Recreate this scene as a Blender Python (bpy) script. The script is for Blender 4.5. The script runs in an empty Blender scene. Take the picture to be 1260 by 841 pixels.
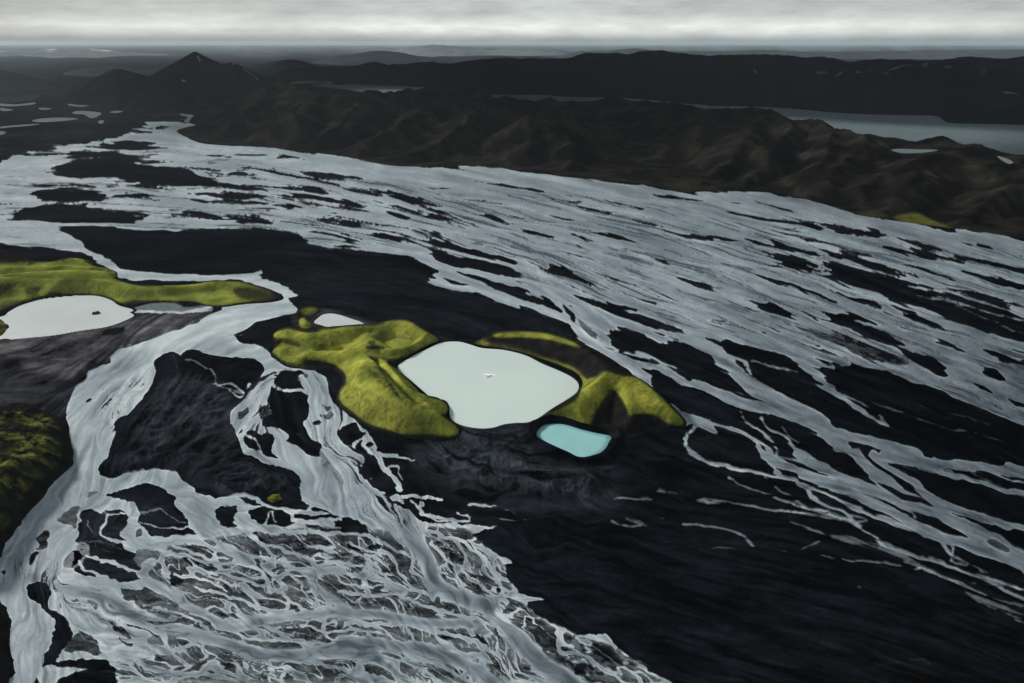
import bpy, math, random
import numpy as np
R = math.radians
sc = bpy.context.scene
COL = sc.collection
rng = np.random.default_rng(7)

# ------------------------------------------------------------------ camera geometry
W0, H0 = 1260.0, 841.0            # survey pixels of the traced outlines
CX, CY, F = 630.0, 420.5, 836.0
HOR = 52.0
CAM_H = 500.0
PITCH = math.atan((CY - HOR) / F)
SP, CP = math.sin(PITCH), math.cos(PITCH)

def ground(x, y, h=0.0):
    """the world point at height h seen at survey pixel x, y"""
    x = np.asarray(x, float); y = np.asarray(y, float)
    u = (x - CX) / F; v = (CY - y) / F
    t = (CAM_H - h) / (SP - v * CP)
    return t * u, t * (v * SP + CP)

def project(X, Y, Z):
    dz = Z - CAM_H
    depth = Y * CP - dz * SP
    up = Y * SP + dz * CP
    return CX + F * X / depth, CY - F * up / depth

# ------------------------------------------------------------------ noise
_perm = rng.permutation(4096).astype(np.int64)
_ang = rng.uniform(0, 2 * np.pi, 4096)
_gx, _gy = np.cos(_ang), np.sin(_ang)

def perlin(x, y):
    xi = np.floor(x).astype(np.int64); yi = np.floor(y).astype(np.int64)
    xf = x - xi; yf = y - yi
    u = xf * xf * xf * (xf * (xf * 6 - 15) + 10); v = yf * yf * yf * (yf * (yf * 6 - 15) + 10)
    def g(ix, iy, dx, dy):
        h = _perm[(_perm[ix & 4095] + iy) & 4095]
        return _gx[h] * dx + _gy[h] * dy
    a = g(xi, yi, xf, yf); b = g(xi + 1, yi, xf - 1, yf)
    c = g(xi, yi + 1, xf, yf - 1); d = g(xi + 1, yi + 1, xf - 1, yf - 1)
    ab = a + u * (b - a); cd = c + u * (d - c)
    return (ab + v * (cd - ab)) * 1.5

def fbm(x, y, octv=4, gain=0.5, off=0.0):
    s = 0; a = 1.0; n = 0.0
    for k in range(octv):
        s = s + a * perlin(x * 2 ** k + 17.3 * k + off, y * 2 ** k + 9.1 * k + off * 1.7)
        n += a; a *= gain
    return s / n

def ridged(x, y, octv=4, gain=0.5, off=0.0):
    s = 0; a = 1.0; n = 0.0
    for k in range(octv):
        s = s + a * (1 - 2 * np.abs(perlin(x * 2 ** k + 17.3 * k + off, y * 2 ** k + 9.1 * k + off * 1.7)))
        n += a; a *= gain
    return s / n

def sstep(a, b, x):
    t = np.clip((x - a) / (b - a), 0, 1)
    return t * t * (3 - 2 * t)

# ------------------------------------------------------------------ traced outlines
TILES = {'A': (0, 0, 3), 'B': (420, 0, 3), 'C': (840, 0, 3), 'D': (0, 280, 3), 'E': (420, 280, 3), 'F': (840, 280, 3),
         'G': (0, 560, 3), 'H': (420, 560, 3), 'I': (840, 560, 3), 'J': (0, 470, 6), 'K': (0, 300, 6), 'M': (280, 440, 6),
         'N': (0, 600, 6), 'O': (210, 600, 6), 'P': (320, 370, 4.5), 'Q': (580, 390, 4.5), 'R': (0, 468, 2), 'X': (0, 0, 1)}

def pts(s):
    """'A 1,2 3,4 B 5,6' -> survey pixel coordinates; a letter switches the tile"""
    out = []; t = TILES['X']
    for w in s.split():
        if w in TILES:
            t = TILES[w]
        else:
            v = [float(q) for q in w.split(',')]
            out.append([t[0] + v[0] / t[2], t[1] + v[1] / t[2]] + v[2:])
    return np.array(out)

def smooth_line(p, n=3, closed=False):
    """Catmull-Rom subdivision"""
    if closed:
        q = np.vstack([p[-1:], p, p[:2]])
    else:
        q = np.vstack([2 * p[:1] - p[1:2], p, 2 * p[-1:] - p[-2:-1]])
    out = []
    for i in range(1, len(q) - 2):
        p0, p1, p2, p3 = q[i - 1], q[i], q[i + 1], q[i + 2]
        for k in range(n):
            t = k / n
            out.append(0.5 * (2 * p1 + (p2 - p0) * t + (2 * p0 - 5 * p1 + 4 * p2 - p3) * t * t + (3 * p1 - p0 - 3 * p2 + p3) * t ** 3))
    if not closed:
        out.append(p[-1])
    return np.array(out)

OX, OY = -160, 56
CWX, CHY = 1580, 905               # x -160..1419, y 56..960

class Canvas:
    def __init__(self, v=0.0):
        self.a = np.full((CHY, CWX), v, np.float32)
    def _box(self, p, m):
        x0 = int(max(0, math.floor(p[:, 0].min() - m - OX))); x1 = int(min(CWX, math.ceil(p[:, 0].max() + m - OX) + 1))
        y0 = int(max(0, math.floor(p[:, 1].min() - m - OY))); y1 = int(min(CHY, math.ceil(p[:, 1].max() + m - OY) + 1))
        if x1 <= x0 or y1 <= y0:
            return None
        xx, yy = np.meshgrid(np.arange(x0, x1) + OX, np.arange(y0, y1) + OY)
        return slice(y0, y1), slice(x0, x1), xx.astype(float), yy.astype(float)
    def poly(self, p, val, soft=0.6, amount=1.0, smooth=True):
        if isinstance(p, str): p = pts(p)
        if smooth: p = smooth_line(p[:, :2], 3, True)
        b = self._box(p, soft * 2 + 1)
        if b is None: return
        sy, sx, xx, yy = b
        sd = signed_dist(xx, yy, p)
        m = sstep(-soft, soft, sd) * amount
        self.a[sy, sx] = self.a[sy, sx] * (1 - m) + val * m
    def stroke(self, p, w0, w1=None, val=1.0, soft=0.5, amount=1.0):
        if isinstance(p, str): p = pts(p)
        p = smooth_line(p[:, :2], 3)
        w1 = w0 if w1 is None else w1
        n = len(p) - 1
        b = self._box(p, max(w0, w1) + soft * 2 + 1)
        if b is None: return
        sy, sx, xx, yy = b
        best = np.full(xx.shape, -1e9)
        for i in range(n):
            ax, ay = p[i]; bx, by = p[i + 1]
            dx, dy = bx - ax, by - ay; L = dx * dx + dy * dy + 1e-9
            t = np.clip(((xx - ax) * dx + (yy - ay) * dy) / L, 0, 1)
            d = np.hypot(xx - ax - t * dx, yy - ay - t * dy)
            w = (w0 + (w1 - w0) * (i + t) / n) * 0.5
            np.maximum(best, w - d, out=best)
        m = sstep(-soft, soft, best) * amount
        self.a[sy, sx] = self.a[sy, sx] * (1 - m) + val * m

def signed_dist(xx, yy, p):
    """positive inside polygon p"""
    d2 = np.full(xx.shape, 1e18); inside = np.zeros(xx.shape, bool)
    n = len(p)
    for i in range(n):
        ax, ay = p[i]; bx, by = p[(i + 1) % n]
        dx, dy = bx - ax, by - ay; L = dx * dx + dy * dy + 1e-12
        t = np.clip(((xx - ax) * dx + (yy - ay) * dy) / L, 0, 1)
        np.minimum(d2, (xx - ax - t * dx) ** 2 + (yy - ay - t * dy) ** 2, out=d2)
        if ay != by:
            c = ((ay > yy) != (by > yy)) & (xx < (bx - ax) * (yy - ay) / (by - ay) + ax)
            inside ^= c
    d = np.sqrt(d2)
    return np.where(inside, d, -d)

def blur(a, r, n=3):
    for _ in range(n):
        for ax in (0, 1):
            pad = [(0, 0), (0, 0)]; pad[ax] = (r + 1, r)
            c = np.cumsum(np.pad(a, pad, mode='edge'), axis=ax, dtype=np.float64)
            k = 2 * r + 1
            a = ((c[k:] - c[:-k]) if ax == 0 else (c[:, k:] - c[:, :-k])) / k
    return a

# --- the braided rivers: V 1 = water, 0 = black sand, between = wet silt
V = Canvas(0.0); V2 = Canvas(0.0); V3 = Canvas(0.0)
N = Canvas(0.0)     # where fine dendritic channels run
S = Canvas(0.0)     # where long flow streaks run
T = Canvas(0.0)     # + clear lighter silt, - deeper darker water
# wide river fan
W1 = ("X -160,232 -60,214 A 0,610 60,575 180,555 300,535 380,515 490,490 580,487 500,478 520,453 640,450 690,460 765,459 700,468 652,485 690,510 740,530 830,540 1000,545 1120,562 "
      "B 0,580 90,597 180,615 320,620 540,615 620,628 700,640 850,660 1000,672 1130,685 C 0,712 130,710 260,712 380,725 520,757 640,792 800,822 "
      "F 940,8 1050,12 1200,38 1260,46 X 1420,322 1420,602 F 1260,735 1150,690 1060,650 950,600 830,570 750,525 620,505 500,515 430,500 380,470 300,450 200,430 100,405 "
      "E 1180,425 1100,385 1040,366 985,378 1000,430 1030,470 1100,510 1150,560 1180,600 1120,575 1050,520 960,470 870,410 880,398 830,350 740,320 640,290 560,270 510,240 420,235 345,215 330,190 345,160 300,135 250,110 150,95 60,85 0,83 "
      "D 1160,60 1120,30 1100,10 900,0 700,8 540,10 420,0 A 440,838 300,835 D 205,-5 250,30 300,60 340,95 420,130 440,150 500,160 640,172 850,175 930,172 975,160 945,182 870,195 760,200 640,196 500,196 440,186 425,165 X 100,310 0,300 -160,296")
V.poly(W1, 1.0, smooth=False)
N1 = "X 380,205 "
V.stroke("D 520,0 640,8 780,4 900,0 1000,2 1130,12", 3, 3, 1)
V.poly("E 735,340 850,400 870,412 780,385", .15, 2)
W2 = ("D 430,150 500,160 640,172 850,175 930,172 975,160 945,182 1000,200 1070,225 1100,252 1062,265 1100,310 1020,330 950,350 890,385 860,400 880,425 940,435 985,450 1005,480 1050,515 1110,525 "
      "M 640,105 720,150 735,190 740,260 780,340 860,400 920,450 980,500 1050,570 1085,640 1100,690 1100,720 H 85,20 100,80 150,110 170,155 230,165 270,210 300,250 400,255 480,258 570,262 490,285 480,300 540,340 560,360 635,400 600,410 "
      "610,450 650,510 745,535 680,550 720,590 800,630 870,665 970,665 1000,700 1060,750 1130,780 1130,800 1210,841 X 1000,961 -160,961 -160,760 G 0,545 35,590 40,650 35,690 40,740 55,800 X 0,861 -160,900 -160,740 X -4,690 "
      "G 0,370 20,340 60,270 110,200 170,130 240,60 265,0 D 270,840 255,760 245,680 260,630 280,600 320,560 330,530 385,510 415,500 410,480 430,455 520,430 640,385 730,355 745,340 780,320 820,303 820,292 900,285 1000,275 1050,265 1045,245 990,225 930,210 880,195 760,197 640,195 500,195 440,183 425,165")
V.poly(W2, 1.0, smooth=False)
V.poly("X -160,500 G -30,520 0,545 30,580 40,650 35,700 55,800 35,841 X 0,961 -160,961", 0.0)
V.stroke("D 490,303 560,285 640,290 700,302 780,300", 3, 6, .7, 2)
V.poly("D 490,296 560,280 640,277 740,292 790,302 720,315 640,318 560,316 495,320", .42, 1.5)
V.stroke("D 495,312 600,316 700,317 770,300", 2, 3, .85)
V.poly("D 660,282 720,285 740,295 690,300", .1, 1)

def land(s, v=0.0, soft=0.6):
    V.poly(s, v, soft)
def wat(s, w0, w1=None, v=1.0, soft=0.5):
    V.stroke(s, w0, w1, v, soft)

for s in """A 350,545 400,525 480,515 560,525 583,540 560,553 480,560 400,558
A 230,565 300,560 400,565 500,575 560,590 650,600 560,608 480,595 400,585 300,588 240,580
A 180,635 230,600 300,590 400,590 480,590 520,610 620,615 720,625 760,650 830,668 950,672 1015,680 1020,695 940,705 800,695 700,690 600,685 500,675 420,660 300,660 200,650
A 725,620 790,622 780,635 730,633
A 820,640 850,640 830,650
A 860,625 940,630 950,652 900,650 860,645
A 1060,650 1120,640 1200,645 1240,668 1180,662 1090,662
A 1025,570 1060,570 1110,588 1040,588
A 850,570 980,572 970,582 880,578
A 795,570 830,572 850,583 810,582
A 720,565 745,566 740,573
A 1030,680 1100,685 1110,700 1040,697
A 1120,690 1200,695 1215,715 1130,708
A 430,715 560,715 600,722 520,728 430,725
A 680,715 800,712 930,718 1000,735 880,735 760,728
A 115,705 200,698 300,700 380,710 400,735 300,742 180,745 120,730
A 110,685 190,680 230,685 170,692
A 270,680 340,690 360,700 290,690
A 50,800 100,765 200,752 300,757 340,768 450,780 550,790 530,805 480,825 340,828 200,825 90,810
A 700,740 820,738 960,745 1010,770 860,765 740,752
A 680,775 740,778 820,800 810,812 740,800 690,790
A 830,800 920,805 1000,820 900,828
A 1010,745 1090,760 1090,775 1020,765
A 1085,715 1200,725 B 20,735 50,752 A 1200,748 1110,732
A 480,488 540,484 600,487 540,495
A 545,465 600,463 590,475 550,476
B 0,645 65,655 70,672 0,675 A 1215,665 1200,650
B 5,695 80,700 160,695 220,712 300,735 385,757 320,762 240,755 160,725 60,715
B 0,730 60,745 105,770 60,765 0,752
B 0,760 60,770 105,785 0,778
B 165,780 220,785 285,815 230,815 180,798
B 310,770 380,785 430,815 460,830 380,815 330,795
B 250,770 300,775 290,788
B 515,793 560,793 600,815 590,828 540,815
B 520,673 600,680 700,690 765,703 690,706 620,692 540,682
B 255,678 340,690 330,695
B 480,730 520,735 530,748 495,743
B 570,745 630,755 580,752
B 800,738 880,745 870,752 810,748
B 745,785 800,793 860,812 790,805
B 880,763 960,775 1010,790 960,788
B 940,735 1010,745 1110,778 1040,765
B 1025,795 1090,805 1060,810
B 1080,815 1150,820 1190,830 1110,828
B 1140,720 1260,728 1260,738 1180,732
B 610,790 720,820 660,812
B 0,812 60,820 100,838 30,836
B 830,727 880,730 840,733
C 0,733 95,745 30,748
C 130,733 205,745 160,745
C 270,745 360,758 440,780 360,770
C 135,782 230,790 360,805 500,820 620,835 500,838 360,820 220,800
C 560,805 620,815 580,812
F 0,18 80,30 125,50 60,45 0,32
F 120,32 180,45 260,65 200,62 140,48
F 230,42 330,48 430,75 500,90 515,110 440,98 330,78 250,62
F 320,105 400,110 480,130 505,160 490,172 400,155 340,130
F 505,82 600,100 700,130 760,150 850,165 760,175 680,150 580,120 520,100
F 510,130 600,140 700,165 800,190 900,215 1000,225 1100,240 1170,260 1200,285 1260,330 1400,360 1400,460 1260,428 1150,400 1000,355 870,290 760,255 680,225 570,195 530,165
F 560,0 700,5 760,30 740,40 650,25 570,15
F 380,3 480,8 400,10
F 660,65 780,70 880,85 1010,115 1000,123 900,115 780,90
F 800,45 900,60 1000,95 900,85
F 1025,58 1100,62 1220,92 1220,98 1120,85 1050,70
F 1015,112 1120,120 1260,155 1330,180 1260,168 1150,150 1050,128
F 1010,160 1120,175 1260,205 1360,230 1260,225 1150,215 1060,185
F 840,145 900,150 960,175 1040,205 980,195 880,165
F 1215,272 1250,285 1290,305 1230,295
F 260,183 340,190 420,215 500,240 565,268 500,258 400,225 300,200
F 545,220 600,245 700,270 740,300 660,285 580,250
F 760,285 830,305 900,340 980,372 930,375 850,345 790,310
F 250,270 320,275 380,300 405,335 340,325 280,300
F 440,315 520,330 560,330 640,355 760,400 815,440 720,420 640,385 540,350 470,335
F 790,455 870,470 950,500 985,550 930,545 860,500
F 930,408 980,425 1060,462 1000,450
F 1095,445 1160,460 1260,500 1400,560 1260,517 1180,495 1120,465
F 1100,520 1150,525 1185,555 1180,570 1120,545
F 1070,568 1110,580 1150,610 1100,595
F 1190,625 1240,640 1300,680 1230,660
F 130,340 190,360 150,355
F 240,360 290,378 260,378
F 500,310 600,315 700,355 620,345 540,325
F 480,485 550,495 560,508 500,500
E 300,45 380,50 450,75 560,90 640,125 645,140 560,120 480,105 400,85 330,65
E 320,80 360,85 440,110 540,130 640,160 685,188 620,182 520,162 420,142 350,115
E 405,158 470,170 560,200 640,220 700,250 740,288 680,275 600,245 520,210 450,185
E 640,212 680,225 695,245 660,235
E 710,255 760,255 800,285 790,305 740,290
E 820,290 850,290 865,325 850,345 825,325
E 640,290 700,300 760,335 820,370 850,395 770,370 700,330
E 680,150 720,175 700,170
E 620,185 680,205 640,200
E 0,22 60,35 90,55 0,55
E 110,10 200,30 230,55 160,50 120,35
E 0,65 80,72 60,80 0,78
E 640,0 720,15 790,40 720,35 660,15
E 790,0 860,25 930,60 860,40
E 940,15 1020,25 1060,50 980,38
E 1195,8 1260,20 1270,30 1210,22
E 780,140 830,145 890,185 900,205 840,190 790,180
E 850,245 940,265 1040,285 1100,305 1000,300 900,280
E 950,290 1050,310 1150,335 1240,370 1240,385 1150,370 1050,335
E 1140,380 1250,410 1170,400
E 370,190 420,200 470,215 410,215""".split('\n'):
    land(s)
for s in ("E 900,190 980,225 930,220", "E 1170,120 1250,140 1200,138", "E 450,40 540,60 480,55", "E 820,70 900,95 850,85", "F 40,120 120,140 60,135", "F 180,85 240,100 200,98",
          "F 150,130 240,150 180,150", "F 20,190 130,215 60,215", "F 10,230 120,262 200,290 100,270", "F 60,330 160,350 90,345"):
    land(s, .35, 1.0)
land("F 410,365 500,380 600,400 700,440 780,470 850,510 760,505 640,470 560,430 480,400", .25, 2.5)
# white threads through the big dark bars
wat("F 830,215 900,235 1000,240 1060,265 1160,290 1260,330 1380,350", 3, 2, .9)
wat("F 880,262 1000,275 1120,310 1180,330 1260,345 1400,390", 2.2, 1.5, .8)
wat("F 900,215 980,235 1050,245 1100,275", 1.5, 1.2, .8)
wat("F 1020,290 1100,330 1150,345 1200,380 1260,395", 1.5, 1.5, .6)
# channels below the fan
wat("F 0,400 60,430 120,460 180,520 260,590 380,650 470,700 540,760 580,800 600,840 I 700,90 760,130 850,180 950,230 1060,290 1160,340 1260,400 X 1420,760", 14, 26)
wat("E 850,350 900,400 960,440 1040,490 1100,540 1150,590 1200,640 1260,712 F 40,710 100,735 180,760 250,800 300,840 I 400,50 500,90 560,110 700,180 850,250 950,300 1100,360 1260,432 X 1420,775", 11, 12)
wat("E 1030,470 1100,500 1180,520 1260,575 F 60,580 120,600 220,645 350,680 430,710 500,745 560,790", 5, 12)
wat("E 1040,455 1120,470 1180,505 1240,525", 3, 3, .8)
land("E 1140,560 1200,565 1260,590 F 120,640 300,715 250,735 120,700 0,660 E 1200,640 1150,590", .0)
land("F 110,735 160,735 240,770 280,820 I 300,30 380,70 200,40 120,10 F 130,770", .0)
wat("F 90,725 180,740 240,765 330,830 I 340,60 420,90", 4, 3)
land("F 120,735 170,740 200,765 150,765", .1)
wat("F 440,500 500,550 540,600 620,660 690,700 765,738", 13, 1, .95)
wat("F 470,700 560,755 700,790 800,815 870,840 I 100,0 740,5 900,25 1000,35 1100,42 1260,62 X 1420,590" .replace("I 100,0 ", "I "), 12, 11)
wat("I 700,0 740,30 800,75 860,110 900,150 950,180 1080,230 1160,250 1260,272 X 1420,660", 8, 8)
wat("I 880,40 940,55 1000,75 1130,110 1260,145 X 1420,622", 6, 5)
wat("I 1060,40 1130,60 1200,90 1260,100", 3, 2)
wat("I 640,0 690,60 740,95 800,130", 14, 12)
wat("I 420,-5 520,50 600,90 700,130 830,170", 10, 13)
wat("I 500,60 580,80 650,95 720,115", 3, 3)
land("I 720,95 800,130 880,160 940,190 850,175 760,140", 0)
land("I 840,205 920,225 1000,265 1060,315 980,290 900,250", 0)
land("I 990,330 1100,370 1200,400 1260,450 1200,440 1080,400", 0)
land("I 600,-5 690,80 720,115 640,90 540,40 480,0 ", 0)
land("I 1120,310 1180,325 1210,360 1150,345", .3)
for s, a, b, v in (("F 240,490 330,515 420,540", 2.2, 1.5, .7), ("F 170,480 230,500 250,550 215,545 175,500", 3, 3, .9), ("F 600,630 700,655 820,690 960,740 1100,770 1260,830", 1.6, 1.0, .6),
        ("F 880,660 1000,690 1130,730", .9, .9, .5), ("F 220,680 235,720 300,760 330,790 350,840", 2, 3, .75), ("F 290,700 320,740 380,770 400,800 430,835", 3, 3, .85), ("F 370,730 400,775 430,800", 1.5, 1.5, .7),
        ("F 570,610 640,640 720,690 750,730", 3, 1.5, .7),
        ("F 0,690 60,720 10,770 20,820 I 60,10 140,40 270,66 350,80 450,108 560,160 640,200 700,222 850,275 960,325", 4, 3, .95),
        ("I 430,110 460,125 480,160 540,190 600,210 640,255 720,320 800,355 900,385 1050,430 1150,470 1260,530 X 1420,800", 3.5, 3, .9),
        ("I 20,165 100,170 230,185 340,205 450,210 580,230 660,270", 3.5, 4, .62), ("I 170,85 260,130 380,170 460,200 540,210", 1.5, 2, .75), ("I 300,85 340,120 400,160 460,195", 3, 2, .6),
        ("I 385,225 400,245 480,280 540,308 470,335 415,355 370,352", 1.6, 1.2, .6), ("I 550,308 650,322 750,350 860,400 1000,470 1100,535 1260,615 X 1420,850", 6, 6, .45),
        ("I 500,378 640,388 780,395 860,410 950,450", 2.2, 3, .6), ("I 0,262 100,266 170,280 230,310 262,340", 3, 2.5, .6), ("I 115,345 200,350", 2, 1, .45), ("I 960,330 1000,380 1080,420 1200,480 1260,500", 4, 3, .65),
        ("I 830,200 880,250 950,310 990,380", 2, 3, .7), ("I 980,320 1000,350 990,390 1050,410", 3, 2, .7), ("I 1060,475 1150,480 1260,480", 2, 1.5, .35), ("I 600,215 680,240 640,250", 2, 2, .7),
        ("I 1130,540 1200,550 1260,560", 4, 4, .4), ("I 860,410 1000,470 1120,530", 2.0, 2, .8), ("I 720,318 840,360 950,395", 3, 2, .5), ("H 1010,165 1080,160 1150,160", 4, 3, .6), ("H 1170,130 1257,145", 3, 3, .5),
        ("H 1000,245 1040,265 1110,262", 3, 2, .55), ("H 1050,232 1130,262", 2.5, 1.5, .5), ("H 1180,240 1240,250", 2, 1, .4), ("H 590,242 700,240", 2, 1, .45), ("I 640,495 700,490", 1, 1, .4), ("I 370,460 500,458", 1.2, 1, .3), ("I 450,470 500,480", 3, 2, .25),
        ("H 870,500 930,560 960,585", 2.5, 2, .10), ("H 980,665 1080,655 1180,680 1257,710 I 60,760", 3, 3, .12), ("I 760,770 880,755 930,775", 5, 3, .16), ("I 1090,700 1200,740 1260,770", 10, 14, .13),
        ("I 980,680 1030,705", 2, 1, .2), ("I 1000,820 1150,830", 4, 4, .12), ("I 870,650 960,700 1060,740", 2, 2, .08)):
    V2.stroke(s, a * 1.05 + .5, b * 1.05 + .5, v * .92, 1.3)

# --- the near braids
land("D 570,490 600,470 640,462 670,480 685,455 730,452 760,465 790,475 870,480 930,485 970,510 978,535 940,575 915,600 900,625 880,650 855,690 850,720 870,745 890,780 900,820 910,840 "
     "G 960,10 1010,30 1060,50 1100,80 1110,130 1115,165 1150,190 1257,225 1140,203 1080,200 1010,190 950,165 890,150 800,155 750,150 720,130 690,100 650,75 600,55 540,55 490,60 440,80 400,85 370,75 365,50 390,10 "
     "D 395,840 425,780 430,750 420,720 480,680 530,620 560,580 570,540 565,510", 0)
land("M 350,160 400,105 470,100 550,105 570,125 510,150 530,190 560,220 590,240 540,235 450,230 400,235 360,215 340,195")
land("M 330,210 370,245 450,250 550,250 600,275 590,330 610,370 600,440 565,490 590,560 640,620 700,650 690,700 670,735 600,715 540,690 480,640 430,620 460,580 400,540 340,520 280,505 240,490 250,440 310,410 290,360 280,320 310,270")
land("M 150,545 200,550 260,580 330,640 350,690 400,720 390,750 330,740 240,700 180,690 140,650 120,600")
land("M 255,570 310,560 340,590 330,640 280,605")
land("M 640,470 680,455 700,475 650,495"); land("M 830,520 900,480 950,480 980,540 1030,570 940,630 930,665 850,640 800,570")
land("M 65,400 130,370 155,380 150,420 90,465 65,450", .2); land("M 225,400 260,350 290,370 300,410 250,450 220,440", .25)
land("M 700,345 760,370 740,390 700,365", .3); land("M 690,420 760,400 770,430 730,450", .3); land("M 560,130 600,120 610,150 580,160", .3)
land("M 1010,650 1050,620 1080,640 1040,670")
land("M 960,640 1010,600 990,650 1030,700 1130,740 1100,840 H 90,90 60,30 M 1005,840 1005,740 960,690")
wat("D 690,500 740,515 790,540 800,590 850,605 900,612", 1.6, 3, .5); wat("D 640,480 655,540 640,580 560,610", 1.2, 1, .25)
wat("D 790,590 860,590 905,615 880,625 850,610", 1.6, 2, .9)
wat("M 170,210 160,255 165,300 100,350 40,400 30,460 70,530 110,600 140,680 230,730 330,770 430,790", 6, 6)
wat("M 210,230 200,300 170,350 200,400 120,460 180,510 300,535 350,560 380,620 360,680 420,750 480,780", 5, 10)
wat("M 340,150 330,210 380,240 450,240 530,240 600,270", 2.2, 2.2, .95)
wat("M 940,660 960,620 1040,590", 2, 2, .9); wat("M 1000,655 1040,690 1130,720 1250,722", 2.5, 4, .9)
wat("M 130,560 180,600 210,650 250,700", 2.5, 2, .7); wat("M 290,340 300,400 330,420", 1.5, 1, .7); wat("M 240,450 250,500", 2, 2, .6)
wat("M 510,570 560,600", 2, 1, .3); wat("M 330,420 450,460 560,500", 3, 2, .12); wat("M 430,620 480,650 510,690", 2.5, 2, .5)
# the black country right of the near braids, with frayed spikes
wat("H 135,0 150,40 200,100 215,130", 6, 5, .85); wat("H 150,5 200,10 265,20", 4, 2, .8); wat("H 160,50 210,40 220,90", 3, 2, .6); wat("H 170,160 250,152 300,158 370,168", 5, 3, .9)
wat("H 290,175 300,215 360,225 400,240 470,245", 4, 3, .85); wat("H 480,185 520,188 570,192", 4, 1.5, .8); wat("H 440,265 500,268 572,262", 4, 1, .95)
wat("H 260,170 290,200 340,235 420,250", 3, 3, .7); wat("H 430,215 470,225 460,250", 3, 2, .7); wat("H 600,200 650,215", 2, 1, .4)
land("H 185,172 260,182 285,225 340,248 300,245 240,200", 0); land("H 100,90 140,95 180,130 150,135 110,110", 0)
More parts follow.
